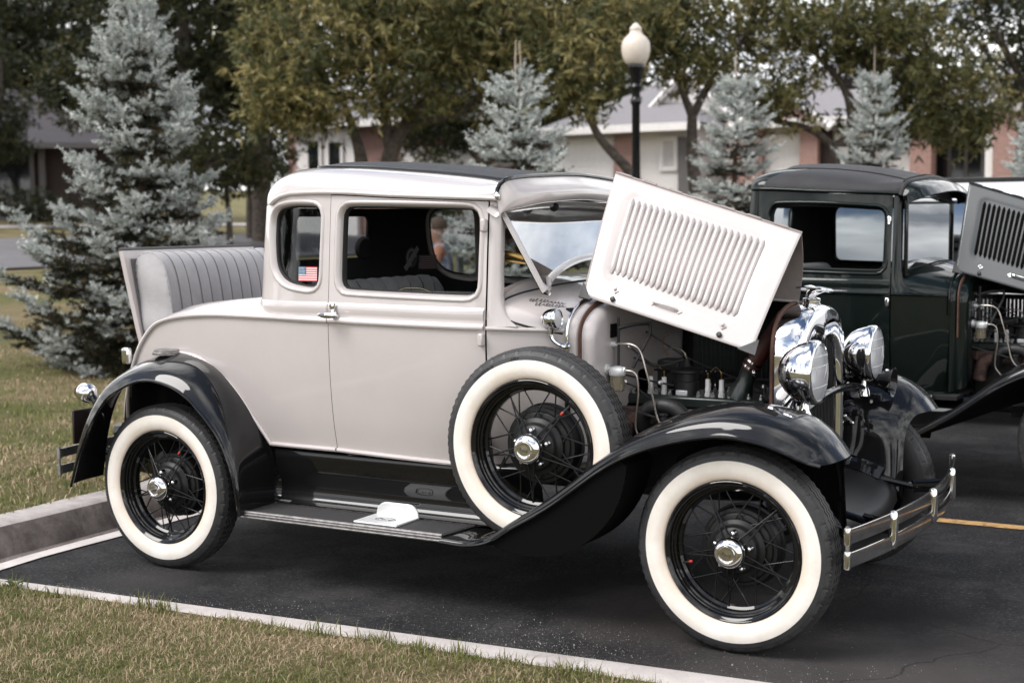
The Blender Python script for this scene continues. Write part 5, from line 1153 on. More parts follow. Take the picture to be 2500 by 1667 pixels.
o = mk('grass', blades('grass', np.stack([x, y, z], 1), .040, .0029, g, 1, .95), None); tag(o, 'short patchy grass and straw in front of the concrete edging', 'grass', kind='stuff')
q = np.random.default_rng(21); cl = []       # taller tufts along the edging
for i in range(30):
    cx = q.uniform(-.8, 2.4); n = int(q.integers(10, 60)); cy = sy(cx) - sw_(cx) - (.03 + abs(q.normal(0, .05))); cl.append(np.stack([cx + q.normal(0, .03, n), cy + q.normal(0, .02, n), np.full(n, .008)], 1))
cl = np.vstack(cl); o = mk('grass_tufts', blades('grass_tufts', cl, .060, .0042, np.full(len(cl), .93), 2, .5), None); tag(o, 'taller green grass tufts leaning over the concrete edging', 'grass', kind='stuff')
x, y = scatter(150000, -9.5, -1.0, -1.6, 9.5, 8); d = np.hypot(x - CAM.x, y - CAM.y); k = q.random(len(x)) < np.clip((7.2 / d) ** 2, 0, 1); x, y, d = x[k], y[k], d[k]
z = gz(x, y) - .006 + bumpf(x, y) * np.clip((-x - 1.03) * 2, 0, 1)
g = np.clip(.60 + .36 * pnoise(x, y, 2.0, 9) + .25 * pnoise(x, y, 7, 10), .1, .97)
o = mk('grass', blades('grass', np.stack([x, y, z], 1), .050, .0075, g, 4, .8), None); tag(o, 'mown green and straw grass on the bank behind the kerb', 'grass', kind='stuff')
# broad-leaved weed rosettes near the edging
def weed(px, py, seed):
    q = random.Random(seed); p = (px, py, .012); mb = MB()
    for i in range(11):
        a = q.uniform(0, 2 * pi); L = q.uniform(.025, .05); e = q.uniform(.3, 1.0); w = L * .20; d = Vector((cos(a), sin(a), 0)); s_ = Vector((-sin(a), cos(a), 0)); rows = []
        for t in np.linspace(0, 1, 6):
            c = Vector(p) + d * (L * t) + Vector((0, 0, L * e * sin(t * 2.0) * .8)); ww = w * sin(pi * min(.98, .08 + t * .9)) * (1 + .25 * (int(t * 5) % 2)); rows.append([tuple(c - s_ * ww), tuple(c + Vector((0, 0, -.003))), tuple(c + s_ * ww)])
        mb.grid(rows)
    return mb
WEED = mat('weed_leaf', (.07, .11, .03), .6, var=.4, vscale=30)
tag(mk('weed', weed(-.30, -1.335, 3), WEED, smooth=60), 'broad-leaved green weed at the corner where edging meets kerb', 'plant')
# grit swept against the edging and gutter
q = np.random.default_rng(31); V = []; F = []
ico = np.array([(0, 0, 1), (.9, 0, .1), (-.45, .8, 0), (-.5, -.75, .1), (0, 0, -.7)]); icf = np.array([(0, 1, 2), (0, 2, 3), (0, 3, 1), (4, 2, 1), (4, 3, 2), (4, 1, 3)])
n = 2600; gx_ = np.r_[np.clip(q.choice(q.uniform(-.2, 3.2, 40), 2000) + q.normal(0, .11, 2000), -.6, 3.8), q.uniform(-.73, -.70, 600) - np.abs(q.normal(0, .025, 600)) + .0]; gy_ = np.r_[sy(gx_[:2000]) + .012 + np.abs(q.normal(0, .16, 2000)) * np.clip(gx_[:2000] - .1, .15, 1.2), q.uniform(-1.2, 1.0, 600)]
rs = q.uniform(.0008, .0026, n) * np.where(q.random(n) < .05, 2.0, 1)
A_ = q.uniform(0, 6.28, n); R_ = np.stack([np.stack([np.cos(A_), -np.sin(A_), 0 * A_], 1), np.stack([np.sin(A_), np.cos(A_), 0 * A_], 1), np.stack([0 * A_, 0 * A_, 1 + 0 * A_], 1)], 1)
V = np.einsum('nij,kj->nki', R_, ico) * rs[:, None, None] + np.stack([gx_, gy_, rs * .5 + .003], 1)[:, None]
F = (icf[None] + (np.arange(n) * 5)[:, None, None]).reshape(-1, 3); me = npmesh('grit', V.reshape(-1, 3), F)
cc = q.uniform(.05, .42, n)[:, None] * np.array([1, .93, .88]); colorattr(me, np.concatenate([np.repeat(cc, 5, 0), np.ones((n * 5, 1))], 1)); me.materials.append(vcol_mat('grit', .8)); tag(mk('grit', me, None), 'pale grit scattered on the asphalt along the edging', 'gravel', kind='stuff')
# ================================================================ vegetation
NEEDLE = vcol_mat('spruce_needle', .55, .05, .3)
LEAF = vcol_mat('leaf', .55, .30, .3)
BARK = mat('bark', (.045, .034, .028), .9, col2=(.10, .08, .065), vscale=14, bump=.8, bscale=40)
BARKG = mat('spruce_bark', (.10, .065, .045), .9, var=.4, vscale=20, bump=.6)
def unit(v): return v / np.maximum(np.linalg.norm(v, axis=-1, keepdims=True), 1e-9)
def spruce_meshes(H, R, seed, step=.30, dens_=1.0, leaders=1, tone=1.0, low=.05, needle=.034, tw=1.0, K=46, nw=.0042):
    """whorls of flat sprays; pale blue shoots at the ends of the branches, olive older needles further in, darkened to put crown shade into their colour"""
    q = np.random.default_rng(seed); wood = MB(); P0, D0, L0, T0 = [], [], [], []
    wood.tube(CR([(0, 0, -.05), (.01, .01, H * .4), (0, 0, H * .8), (0, 0, H * .98)], 16), np.linspace(.022 * H * .8, .006, 16), n=8)
    def finger(p, d, L, t): P0.append(p); D0.append(d); L0.append(L); T0.append(t)
    z = low * H; UP = np.array([0, 0, 1.0])
    while z < H * .96:
        u = z / H; L = R * (1 - u) ** .95 * (1 + .12 * sin(11 * u + seed)) + .09; nb = int(round((10 if u < .5 else 8 if u < .8 else 6) * q.uniform(.85, 1.15))); a0 = q.uniform(0, 6.28)
        for k in range(nb):
            a = a0 + 2 * pi * k / nb + q.normal(0, .18); Lb = L * q.uniform(.62, 1.20); zz = z + q.normal(0, .03); el = -.16 + 1.05 * max(0, u - .30) ** 1.1 + q.normal(0, .10); h = np.array([cos(a), sin(a), 0])
            curve = lambda t: np.array([0, 0, zz]) + h * (Lb * t * cos(el)) + UP * (Lb * (t * sin(el) - .10 * sin(pi * t) * (1 - u) + .24 * t ** 3 * (1 - .4 * u)))
            wood.tube([curve(t) for t in np.linspace(0, 1, 8)], np.linspace(.010 + .007 * Lb, .003, 8), n=4, cap=False)
            for i in range(5 if Lb > .35 else 0): finger(curve(q.uniform(.08, .45)), unit(h * q.uniform(.2, 1) + q.normal(0, .7, 3)), .17 * tw, .0)
            ns = max(2, int(Lb / .105 * dens_))
            for i in range(ns):
                t = min(.16 + .84 * (i + q.random() * .4) / ns, .97); p = curve(t); d = unit(curve(min(1, t + .01)) - curve(t - .01)); side = unit(np.cross(d, UP))
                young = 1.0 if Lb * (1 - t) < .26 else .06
                for s in (-1, 1):
                    l = .11 + .42 * (1 - t) * Lb * q.uniform(.55, 1.05); dd = unit(d * .8 + side * s * q.uniform(.6, .95) + UP * q.normal(.0, .16)); nseg = max(1, int(round(l / .14))); pp = p
                    for j in range(nseg):
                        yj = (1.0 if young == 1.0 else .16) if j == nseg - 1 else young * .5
                        finger(pp, dd, .165 * tw, yj)
                        for s2 in (-1, 1): finger(pp + dd * q.uniform(.03, .07), unit(dd * .75 + np.cross(dd, UP) * s2 * .75 + UP * q.normal(.05, .22)), q.uniform(.09, .13) * tw, yj)
                        pp = pp + dd * .135; dd = unit(dd + UP * .08 + q.normal(0, .06, 3))
                if q.random() < .5: finger(p, unit(d * .6 + UP * .8 + q.normal(0, .2, 3)), .12 * tw, young)
            d = unit(curve(1) - curve(.93)); finger(curve(.94), d, .21 * tw, 1.0); finger(curve(.90), unit(d + UP * .6), .13 * tw, 1.0)
            for s in (-1, 1): finger(curve(.93), unit(d + np.cross(d, UP) * s * .85), .15 * tw, 1.0)
        z += step * (1 - .42 * u) * q.uniform(.85, 1.15)
    P, D, L, T = np.array(P0), np.array(D0), np.array(L0), np.array(T0); n = len(P)
    t = q.random((n, K)); base = P[:, None] + D[:, None] * (L[:, None] * t)[..., None]
    r = q.normal(size=(n, K, 3)); r[..., 2] += .30; perp = unit(r - (r * D[:, None]).sum(-1, keepdims=True) * D[:, None])
    nd = unit(D[:, None] * q.uniform(.35, .9, (n, K, 1)) + perp); nl = needle * q.uniform(.75, 1.2, (n, K, 1)); sd = unit(np.cross(nd, q.normal(size=(n, K, 3)))) * (nw * q.uniform(.8, 1.3, (n, K, 1)))
    V = np.stack([base - sd, base + sd, base + nd * nl], 2).reshape(-1, 3); V[:, 2] = np.maximum(V[:, 2], .03 + .02 * np.sin(40 * V[:, 0])); F = np.arange(n * K * 3).reshape(-1, 3); me = npmesh('foliage', V, F)
    blue1, blue2, old_shade1, old2 = (np.array(c) * tone for c in ((.33, .355, .335), (.62, .64, .61), (.018, .022, .012), (.10, .078, .040)))  # older needles darkened so the crown's inner shade sits in the colour
    rr = q.random((n, 1)); yg = (q.random((n, 1)) < (.05 + .92 * T[:, None])); c = np.where(yg, blue1 + (blue2 - blue1) * rr, old_shade1 + (old2 - old_shade1) * rr ** 2)
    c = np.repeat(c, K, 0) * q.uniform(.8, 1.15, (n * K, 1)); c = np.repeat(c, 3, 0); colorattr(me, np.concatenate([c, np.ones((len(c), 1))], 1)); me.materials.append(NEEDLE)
    ld = MB()
    for i in range(leaders):
        x = (i - (leaders - 1) / 2) * .10; ld.tube(CR([(x * .4, 0, H * .90), (x * .8, 0, H * 1.0), (x * .55, 0, H * 1.11)], 9), np.linspace(.013, .005, 9), n=6)
    return wood.mesh('trunk', 60), me, ld.mesh('leader', 60)
TAN = mat('tan_shoot', (.36, .29, .23), .8, var=.3, vscale=40)
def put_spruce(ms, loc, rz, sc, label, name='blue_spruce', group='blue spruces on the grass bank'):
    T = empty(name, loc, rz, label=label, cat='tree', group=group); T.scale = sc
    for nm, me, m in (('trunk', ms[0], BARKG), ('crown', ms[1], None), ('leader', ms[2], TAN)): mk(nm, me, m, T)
    return T
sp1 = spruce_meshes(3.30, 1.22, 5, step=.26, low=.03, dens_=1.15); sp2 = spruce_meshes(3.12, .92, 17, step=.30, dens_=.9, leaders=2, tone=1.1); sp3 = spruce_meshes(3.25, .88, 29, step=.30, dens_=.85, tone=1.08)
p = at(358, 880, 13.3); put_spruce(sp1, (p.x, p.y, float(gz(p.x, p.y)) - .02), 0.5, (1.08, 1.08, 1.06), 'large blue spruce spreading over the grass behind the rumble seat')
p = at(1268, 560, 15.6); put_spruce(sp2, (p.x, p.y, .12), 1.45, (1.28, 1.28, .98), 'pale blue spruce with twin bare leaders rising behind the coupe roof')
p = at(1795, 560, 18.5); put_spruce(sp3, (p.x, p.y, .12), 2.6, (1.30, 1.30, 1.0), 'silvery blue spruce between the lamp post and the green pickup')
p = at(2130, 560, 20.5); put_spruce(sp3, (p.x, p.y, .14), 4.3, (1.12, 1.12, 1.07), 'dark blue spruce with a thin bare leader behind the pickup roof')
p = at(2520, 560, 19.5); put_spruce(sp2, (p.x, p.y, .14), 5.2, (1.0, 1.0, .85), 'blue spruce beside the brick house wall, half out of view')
# ---- broad-leaved trees
def tree_meshes(trunk, limbs, blobs, seed, pal, leaf=(.10, .030), clump=60, cr_=.30, droop=.7):
    """trunk: list of (path, r0, r1); blobs: (centre, radii, clumps); leaves hang in clumps reached by twigs"""
    q = np.random.default_rng(seed); wood = MB()
    for path, r0, r1 in trunk: wood.tube(CR(path, 14), np.linspace(r0, r1, 14), n=9)
    ends = [A(pth[-1]) for pth, _, _ in trunk] + [A(pth[len(pth) // 2]) for pth, _, _ in trunk]; C = []
    for c, r, n in blobs:
        d = unit(q.normal(size=(n, 3))); rad = q.random((n, 1)) ** .40; pts = A(c) + d * rad * A(r); C.append(pts)
        for j in range(min(limbs, n)):
            e = pts[j]; s = min(ends, key=lambda v: np.linalg.norm(v - e)); m_ = s * .5 + e * .5 + q.normal(0, .12, 3) * np.linalg.norm(e - s) + np.array([0, 0, .10 * np.linalg.norm(e - s)])
            L = np.linalg.norm(e - s); wood.tube(CR([s, m_, e], 8), np.linspace(min(.06, .018 + .018 * L), .007, 8), n=5, cap=False)
    C = np.vstack(C); n = len(C) * clump; ctr = np.repeat(C, clump, 0); fan = 6; nf = n // fan + 1; p = ctr + np.repeat(q.normal(size=(nf, 3)), fan, 0)[:n] * cr_ * .72 * np.array([1, 1, .60])
    d = unit(q.normal(size=(n, 3)) * .85 + np.repeat(unit(q.normal(size=(nf, 3)) + np.array([0, 0, -droop])), fan, 0)[:n]); sd = unit(np.cross(d, q.normal(size=(n, 3)))); L = leaf[0] * q.uniform(.6, 1.3, (n, 1)); w = leaf[1] * q.uniform(.6, 1.2, (n, 1))
    V = np.stack([p, p + d * L * .45 + sd * w * .5, p + d * L, p + d * L * .45 - sd * w * .5], 1).reshape(-1, 3); F = np.arange(n * 4).reshape(-1, 4); me = npmesh('crown', V, F)
    pal = np.array(pal); ck = np.repeat(q.random(len(C)), clump); k = np.clip((ck * .72 + q.random(n) * .28) * len(pal), 0, len(pal) - 1).astype(int); c = pal[k] * q.uniform(.75, 1.25, (n, 1))
    c = np.repeat(c, 4, 0); colorattr(me, np.concatenate([c, np.ones((len(c), 1))], 1)); me.materials.append(LEAF)
    return wood.mesh('trunk', 60), me
OLIVE = [(0.046, 0.053, 0.021), (0.076, 0.082, 0.03), (0.113, 0.113, 0.043), (0.172, 0.159, 0.062), (0.27, 0.23, 0.094), (0.414, 0.339, 0.149)]
BROWN = [(0.045, 0.05, 0.022), (0.073, 0.075, 0.03), (0.106, 0.105, 0.037), (0.15, 0.14, 0.05), (0.237, 0.2, 0.075)]
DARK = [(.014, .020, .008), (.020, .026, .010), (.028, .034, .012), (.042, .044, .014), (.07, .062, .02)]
def put_tree(name, ms, loc, rz, sc, label, group='broad-leaved trees behind the parked cars'):
    T = empty(name, loc, rz, label=label, cat='tree', group=group); T.scale = (sc, sc, sc)
    mk('trunk', ms[0], BARK, T); mk('crown', ms[1], None, T); return T
def local(base, px, py, depth): return tuple(A(at(px, py, depth)) - A(base))
def blob(base, px, py, depth, rx, rz_, n, ry=None): return (local(base, px, py, depth), (rx, ry or rx, rz_), n)
d = 24.0; B0 = place(915, d); Lc = lambda x, y, dd=d: local(B0, x, y, dd)
ms = tree_meshes([([Lc(880, 470), Lc(882, 400), Lc(870, 340), Lc(835, 240)], .15, .05), ([Lc(950, 470), Lc(950, 390), Lc(985, 310), Lc(1060, 220)], .19, .06), ([Lc(955, 380), Lc(940, 280), Lc(930, 120)], .12, .04), ([Lc(985, 310), Lc(1130, 270), Lc(1210, 180)], .08, .03)], 7,
                 [blob(B0, 700, 190, 23.4, 1.05, 1.05, 79), blob(B0, 860, 90, 23.2, 1.9, 1.6, 165), blob(B0, 1080, 120, 23.5, 1.9, 1.35, 151), blob(B0, 720, 270, 23.5, .7, .30, 14), blob(B0, 1150, 40, 24, 1.7, 1.1, 93), blob(B0, 950, -60, 24, 2.6, 1.0, 108)], 41, OLIVE, clump=66, leaf=(.17, .042))
put_tree('ash_tree', ms, B0, 0, 1, 'large olive and gold leafed tree with a forked dark trunk behind the coupe roof')
d = 23.0; B0 = place(1540, d)
ms = tree_meshes([([Lc(1555, 450, d), Lc(1530, 410, d), Lc(1470, 345, d), Lc(1440, 290, d), Lc(1420, 230, d)], .10, .045), ([Lc(1440, 290, d), Lc(1490, 200, d), Lc(1500, 120, d)], .05, .02)] , 6,
                 [blob(B0, 1400, 150, 22.6, 1.0, .95, 86), blob(B0, 1330, 60, 23, 1.0, .9, 64), blob(B0, 1470, 30, 23.2, 1.0, .75, 50), blob(B0, 1345, 240, 22.8, .55, .40, 23), blob(B0, 1560, 60, 23.4, .6, .4, 20)], 43, OLIVE, clump=56, leaf=(.17, .042))
put_tree('ash_tree', ms, B0, 0, 1, 'yellowish leafed tree with a slanting trunk beside the black lamp post')
d = 24.5; B0 = place(1690, d)
ms = tree_meshes([([Lc(1700, 470, d), Lc(1690, 370, d), Lc(1690, 285, d)], .13, .09), ([Lc(1690, 285, d), Lc(1660, 200, d), Lc(1640, 80, d)], .08, .03), ([Lc(1690, 285, d), Lc(1730, 210, d), Lc(1790, 130, d), Lc(1840, 60, d)], .08, .03)], 7,
                 [blob(B0, 1640, 80, 24.2, 1.1, .9, 61), blob(B0, 1790, 70, 24.6, 1.5, .95, 93), blob(B0, 1560, 20, 25, 1.0, .7, 36), blob(B0, 1720, 190, 24.3, .9, .40, 18), blob(B0, 1700, -70, 25, 2.2, .8, 72)], 47, BROWN, clump=58, leaf=(.16, .040))
put_tree('ash_tree', ms, B0, 0, 1, 'olive brown tree whose trunk forks in a V between lamp post and spruce')
d = 25.0; B0 = place(2040, d)
ms = tree_meshes([([Lc(2045, 470, d), Lc(2042, 400, d), Lc(2030, 355, d), Lc(1975, 315, d), Lc(1890, 295, d)], .09, .05), ([Lc(2085, 400, d), Lc(2080, 300, d), Lc(2060, 215, d), Lc(1990, 130, d)], .10, .04), ([Lc(2062, 215, d), Lc(2110, 160, d), Lc(2130, 80, d)], .07, .03)], 8,
                 [blob(B0, 1900, 250, 24.6, .9, .45, 31), blob(B0, 2000, 70, 25, 1.5, .9, 86), blob(B0, 2200, 110, 25, 1.4, 1.0, 108), blob(B0, 2280, 240, 24.6, 1.25, .85, 86), blob(B0, 2150, 300, 25.2, .7, .35, 18), blob(B0, 2080, -60, 25, 2.6, .8, 86), blob(B0, 2370, 300, 24.8, .7, .35, 21)], 53, BROWN, clump=64, leaf=(.16, .040))
put_tree('ash_tree', ms, B0, 0, 1, 'spreading olive brown tree with low curving limbs behind the pickup')
d = 30.0; B0 = place(2480, d)
ms_r = tree_meshes([([(0, 0, -.3), (0, 0, 2.0), (.2, 0, 4.0)], .2, .08)], 8, [blob(B0, 2470, 60, 30, 1.3, 1.8, 93), blob(B0, 2380, 40, 30, 1.0, .9, 39), blob(B0, 2560, 100, 30, 1.6, 2.2, 108)], 59, DARK, clump=64, leaf=(.14, .045))
put_tree('maple_tree', ms_r, B0, 0, 1, 'dark green tree over the gable of the right-hand brick house')
# big dark trees standing further back on the left
dk1 = tree_meshes([([(0, 0, -.3), (.1, 0, 3), (0, .1, 6)], .30, .12), ([(.1, 0, 3), (1.4, 0, 5), (2, 0, 7)], .14, .05), ([(0, 0, 2.6), (-1.3, .2, 4.6), (-2, 0, 6.5)], .14, .05)], 8,
                  [((0, 0, 6.2), (3.0, 3.0, 2.6), 330), ((1.8, 0, 4.4), (1.7, 1.7, 1.2), 110), ((-1.9, 0, 4.0), (1.7, 1.7, 1.2), 110), ((0, 0, 9.0), (2.4, 2.4, 1.8), 130)], 61, DARK, clump=60, leaf=(.19, .065), cr_=.36)
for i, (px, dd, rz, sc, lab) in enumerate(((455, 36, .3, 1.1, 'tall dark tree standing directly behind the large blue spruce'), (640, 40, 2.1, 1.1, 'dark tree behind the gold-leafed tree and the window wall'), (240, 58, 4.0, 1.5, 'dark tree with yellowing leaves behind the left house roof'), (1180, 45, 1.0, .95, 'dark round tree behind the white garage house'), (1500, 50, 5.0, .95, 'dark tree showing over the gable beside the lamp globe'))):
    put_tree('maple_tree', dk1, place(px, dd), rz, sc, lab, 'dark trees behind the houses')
# dark conifers at the far left
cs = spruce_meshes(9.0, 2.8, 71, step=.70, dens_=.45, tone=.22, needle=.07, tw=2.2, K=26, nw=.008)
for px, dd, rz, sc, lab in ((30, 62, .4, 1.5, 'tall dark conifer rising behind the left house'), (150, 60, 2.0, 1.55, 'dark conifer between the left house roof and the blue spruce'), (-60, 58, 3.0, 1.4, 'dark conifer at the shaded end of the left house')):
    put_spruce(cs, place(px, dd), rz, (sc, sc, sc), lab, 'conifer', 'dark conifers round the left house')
lowc = tree_meshes([([(0, 0, -.2), (0, 0, .6), (.1, 0, 1.4)], .09, .04)], 6, [((0, 0, 2.1), (1.3, 1.3, 1.0), 90), ((.9, 0, 1.6), (.8, .8, .55), 40), ((-.9, 0, 1.5), (.8, .8, .5), 40)], 67, DARK[1:] + [(.05, .06, .02)], clump=40, leaf=(.12, .035), cr_=.25)
put_tree('maple_tree', dk1, place(-45, 44), 0, .60, 'dark tree hanging over the near end of the left house', 'dark trees behind the houses')
for px, dd, rz, sc, lab in ((470, 35, 1, 1.15, 'dark bushy tree low behind the large blue spruce'), (560, 36, 3, 1.2, 'dark bushy tree beside the cab between spruce and windowed house'), (610, 42, 2, 1.5, 'dark understorey tree filling the gap beyond the road'), (480, 44, 4, 1.5, 'dark understorey tree behind the tall dark trunk'), (300, 52, 0, 1.5, 'dark understorey tree at the corner of the left house')):
    put_tree('yew_tree', lowc, place(px, dd), rz, sc, lab, 'dark trees behind the houses')
put_tree('yew_tree', lowc, place(1040, 27.5), 2, .8, 'bushy dark green tree low between the tree trunk and the twin-leader spruce', 'dark trees behind the houses')
# tree line across the lot behind the viewer, mirrored in glass and chrome
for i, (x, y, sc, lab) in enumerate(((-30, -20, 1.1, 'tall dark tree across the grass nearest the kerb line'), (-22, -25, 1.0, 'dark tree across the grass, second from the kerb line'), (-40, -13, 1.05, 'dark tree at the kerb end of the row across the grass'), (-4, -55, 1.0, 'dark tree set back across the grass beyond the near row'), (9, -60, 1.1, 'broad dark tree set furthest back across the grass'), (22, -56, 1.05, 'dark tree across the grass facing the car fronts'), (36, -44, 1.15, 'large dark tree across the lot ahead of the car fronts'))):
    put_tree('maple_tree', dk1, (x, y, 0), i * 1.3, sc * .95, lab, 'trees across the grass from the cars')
# ---- shrubs
def shrub(name, loc, r, h, seed, pal, label, n=70, leaf=(.07, .03)):
    ms = tree_meshes([([(0, 0, -.1), (0, 0, h * .3), (.05, 0, h * .5)], .03, .01)], 5, [((0, 0, h * .52), (r, r, h * .5), n)], seed, pal, clump=36, leaf=leaf, cr_=.13, droop=-.4)
    T = empty(name, loc, 0, label=label, cat='shrub'); mk('stem', ms[0], BARK, T); mk('foliage', ms[1], None, T)
shrub('golden_shrub', place(2360, 31.0), 1.05, 1.95, 81, [(.16, .11, .02), (.22, .15, .03), (.10, .085, .02), (.28, .19, .045)], 'rounded golden shrub against the brick house wall', 110, (.09, .035))
shrub('clipped_hedge', place(1625, 31.0), .75, 1.15, 83, [(.03, .04, .012), (.045, .055, .015), (.06, .065, .02)], 'low green bush under the white siding window', 50)
shrub('clipped_hedge', place(40, 47), 1.7, 1.25, 85, DARK[:4], 'wide dark hedge under the left house window', 120, (.12, .05))
shrub('clipped_hedge', place(150, 46), .75, .95, 87, DARK[:5], 'small round bush by the left house corner', 50, (.12, .05))
# ================================================================ houses, lamp, van, person
def brick_mat(name, c1, c2, mortar, scale=1.0):
    m, t, b, v = nodes_mat(name); mp = N(t, 'ShaderNodeMapping'); mp.inputs['Rotation'].default_value = (pi / 2, 0, 0); t.links.new(v, mp.inputs['Vector'])
    br = N(t, 'ShaderNodeTexBrick'); br.inputs['Scale'].default_value = 4.2 * scale; br.inputs['Color1'].default_value = (*c1, 1); br.inputs['Color2'].default_value = (*c2, 1); br.inputs['Mortar'].default_value = (*mortar, 1); br.inputs['Mortar Size'].default_value = .018
    t.links.new(mp.outputs[0], br.inputs['Vector']); t.links.new(br.outputs['Color'], b.inputs['Base Color']); b.inputs['Roughness'].default_value = .9; bumpn(t, b, br.outputs['Fac'], -.4, .02); return m
BRICK = brick_mat('pink_brick', (.34, .175, .145), (.26, .135, .11), (.44, .39, .36)); BRICKD = brick_mat('shade_darkened_brick', (.045, .027, .023), (.033, .02, .018), (.055, .048, .044))  # tree shade on the left house is put into the dark brick tones
def course_mat(name, c1, c2, per, ax='Z', st=.5):
    m, t, b, v = nodes_mat(name); w = N(t, 'ShaderNodeTexWave', wave_type='BANDS', bands_direction=ax, wave_profile='SAW', i_Scale=per, i_Distortion=.35, i_Detail=3.0); t.links.new(v, w.inputs['Vector'])
    c = mixc(t, noise(t, v, 6, 6, .7), c1, c2); t.links.new(c, b.inputs['Base Color']); b.inputs['Roughness'].default_value = .9; bumpn(t, b, w.outputs['Fac'], st, .03); return m
SHINGLE = course_mat('grey_shingle', (.27, .255, .265), (.20, .19, .20), 1.1); SHINGD = course_mat('shade_darkened_shingle', (.075, .068, .075), (.05, .045, .05), 1.1)  # darker shingle has the left house's tree shade in its colour
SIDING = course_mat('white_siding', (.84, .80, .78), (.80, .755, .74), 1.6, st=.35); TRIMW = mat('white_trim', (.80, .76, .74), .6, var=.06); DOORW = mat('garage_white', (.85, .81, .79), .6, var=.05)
PANE = mat('dark_pane', (.012, .013, .014), .06, spec=.6); TRIMD = mat('shade_darkened_trim', (.12, .11, .108), .7, var=.1); BLINDW = mat('pale_blind', (.55, .50, .49), .5, var=.08)  # left house trim: tree shade put into its grey
HY = 31.5
def hx(px, py, y=HY):
    d = fwd + rgt * ((px - 1250) / 3388.6) - upv * ((py - 833.5) / 3388.6); t = (y - CAM.y) / d.y; p = CAM + d * t; return p.x, p.z
def house(label, name='house'): return empty(name, (0, 0, 0), 0, label=label, cat='house')
def setroot(H, loc):
    H.location = loc
    for c in H.children: c.location = tuple(-A(loc))
def wallbox(H, nm, px0, px1, pyt, y, depth, m, base=None):
    x0, z1 = hx(px0, pyt, y); x1, _ = hx(px1, pyt, y); z0 = float(gz((x0 + x1) / 2, y)) - .4 if base is None else base
    return mk(nm, MB().box(((x0 + x1) / 2, y + depth / 2, (z0 + z1) / 2), (abs(x1 - x0), depth, z1 - z0)), m, H)
def opening(H, nm, px0, px1, pyt, pyb, y, frame_m, pane_m, mull=0, fw=.09, base=None, panels=0):
    x0, z1 = hx(px0, pyt, y); x1, z0 = hx(px1, pyb, y)
    if base is not None: z0 = base
    o = mk(nm, MB().box(((x0 + x1) / 2, y - .03, (z0 + z1) / 2), (x1 - x0, .05, z1 - z0)), pane_m, H)
    f = MB()
    for xx in [x0, x1] + [x0 + (x1 - x0) * (i + 1) / (mull + 1) for i in range(mull)]: f.box((xx, y - .06, (z0 + z1) / 2), (fw, .06, z1 - z0 + fw))
    for zz in (z0, z1): f.box(((x0 + x1) / 2, y - .062, zz), (x1 - x0 + fw, .06, fw))
    mk('frame', f, frame_m, o)
    for i in range(panels):
        zc_ = z0 + (z1 - z0) * (i + .5) / panels
        for j in range(4): mk('door_panel', MB().box((x0 + (x1 - x0) * (j + .5) / 4, y - .058, zc_), ((x1 - x0) / 4 - .14, .014, (z1 - z0) / panels - .12)), pane_m, o, bevel=.01)
    return o
def hip(H, x0, x1, y0, y1, ze, zr, m, ov=.45, ridge=None, gable=False):
    x0 -= ov; x1 += ov; y0 -= ov; y1 += ov; ym = (y0 + y1) / 2; inset = 0 if gable else min((y1 - y0) / 2, (x1 - x0) / 2 - .1)
    v = [(x0, y0, ze), (x1, y0, ze), (x1, y1, ze), (x0, y1, ze), (x0 + inset, ym, zr), (x1 - inset, ym, zr)]
    r = mk('roof', MB().add(v, [(0, 1, 5, 4), (1, 2, 5), (2, 3, 4, 5), (3, 0, 4), (3, 2, 1, 0)]), m, H, smooth=None)
    mk('fascia', MB().box(((x0 + x1) / 2, y0 - .02, ze - .10), (x1 - x0, .05, .22)), TRIMW if m is SHINGLE else TRIMD, r); return r
def gable_front(H, px0, px1, pye, pyp, y, wall_m, roof_m, depth=6):
    x0, ze = hx(px0, pye, y); x1, _ = hx(px1, pye, y); xm = (x0 + x1) / 2; zp = hx((px0 + px1) / 2, pyp, y)[1]
    mk('gable', MB().add([(x0, y, ze), (x1, y, ze), (xm, y, zp)], [(0, 1, 2)]), wall_m, H)
    ov = .2; s_ = (zp - ze) / (x1 - xm); a, b_ = x0 - ov, x1 + ov
    r = mk('roof', MB().add([(a, y - ov, ze - s_ * ov), (xm, y - ov, zp), (xm, y + depth, zp), (a, y + depth, ze - s_ * ov), (b_, y - ov, ze - s_ * ov), (b_, y + depth, ze - s_ * ov)], [(0, 1, 2, 3), (1, 4, 5, 2)]), roof_m, H, smooth=None, solid=.12)
    bb = MB()
    for e in (a, b_): bb.tube([(e, y - ov - .04, ze - s_ * ov - .06), (xm, y - ov - .04, zp - .06)], .10, n=4)
    mk('bargeboard', bb, TRIMW, r)
zg = lambda px, y=HY: float(gz(hx(px, 500, y)[0], y))
# house with white garage doors right of the lamp post side
H = house('grey-roofed house with white siding and garage door behind the lamp post')
wallbox(H, 'wall', 1350, 1695, 322, HY + .6, 8, SIDING); wallbox(H, 'brick_pier', 1500, 1545, 330, HY + .35, .3, BRICK)
opening(H, 'garage_door', 1375, 1498, 345, 470, HY + .6, TRIMW, DOORW, base=zg(1430), panels=4); opening(H, 'window', 1616, 1652, 340, 412, HY + .6, TRIMW, BLINDW, mull=0, fw=.12)
x0, ze = hx(1330, 316); x1, _ = hx(1700, 316); hip(H, x0, x1, HY, HY + 9, ze, ze + 1.75, SHINGLE, ov=.18); gable_front(H, 1560, 1800, 300, 172, HY + 1.8, SIDING, SHINGLE, 7)
wallbox(H, 'dark_porch', 1655, 1690, 335, HY + .40, .3, TRIMD); setroot(H, (hx(1500, 400)[0], HY, zg(1500)))
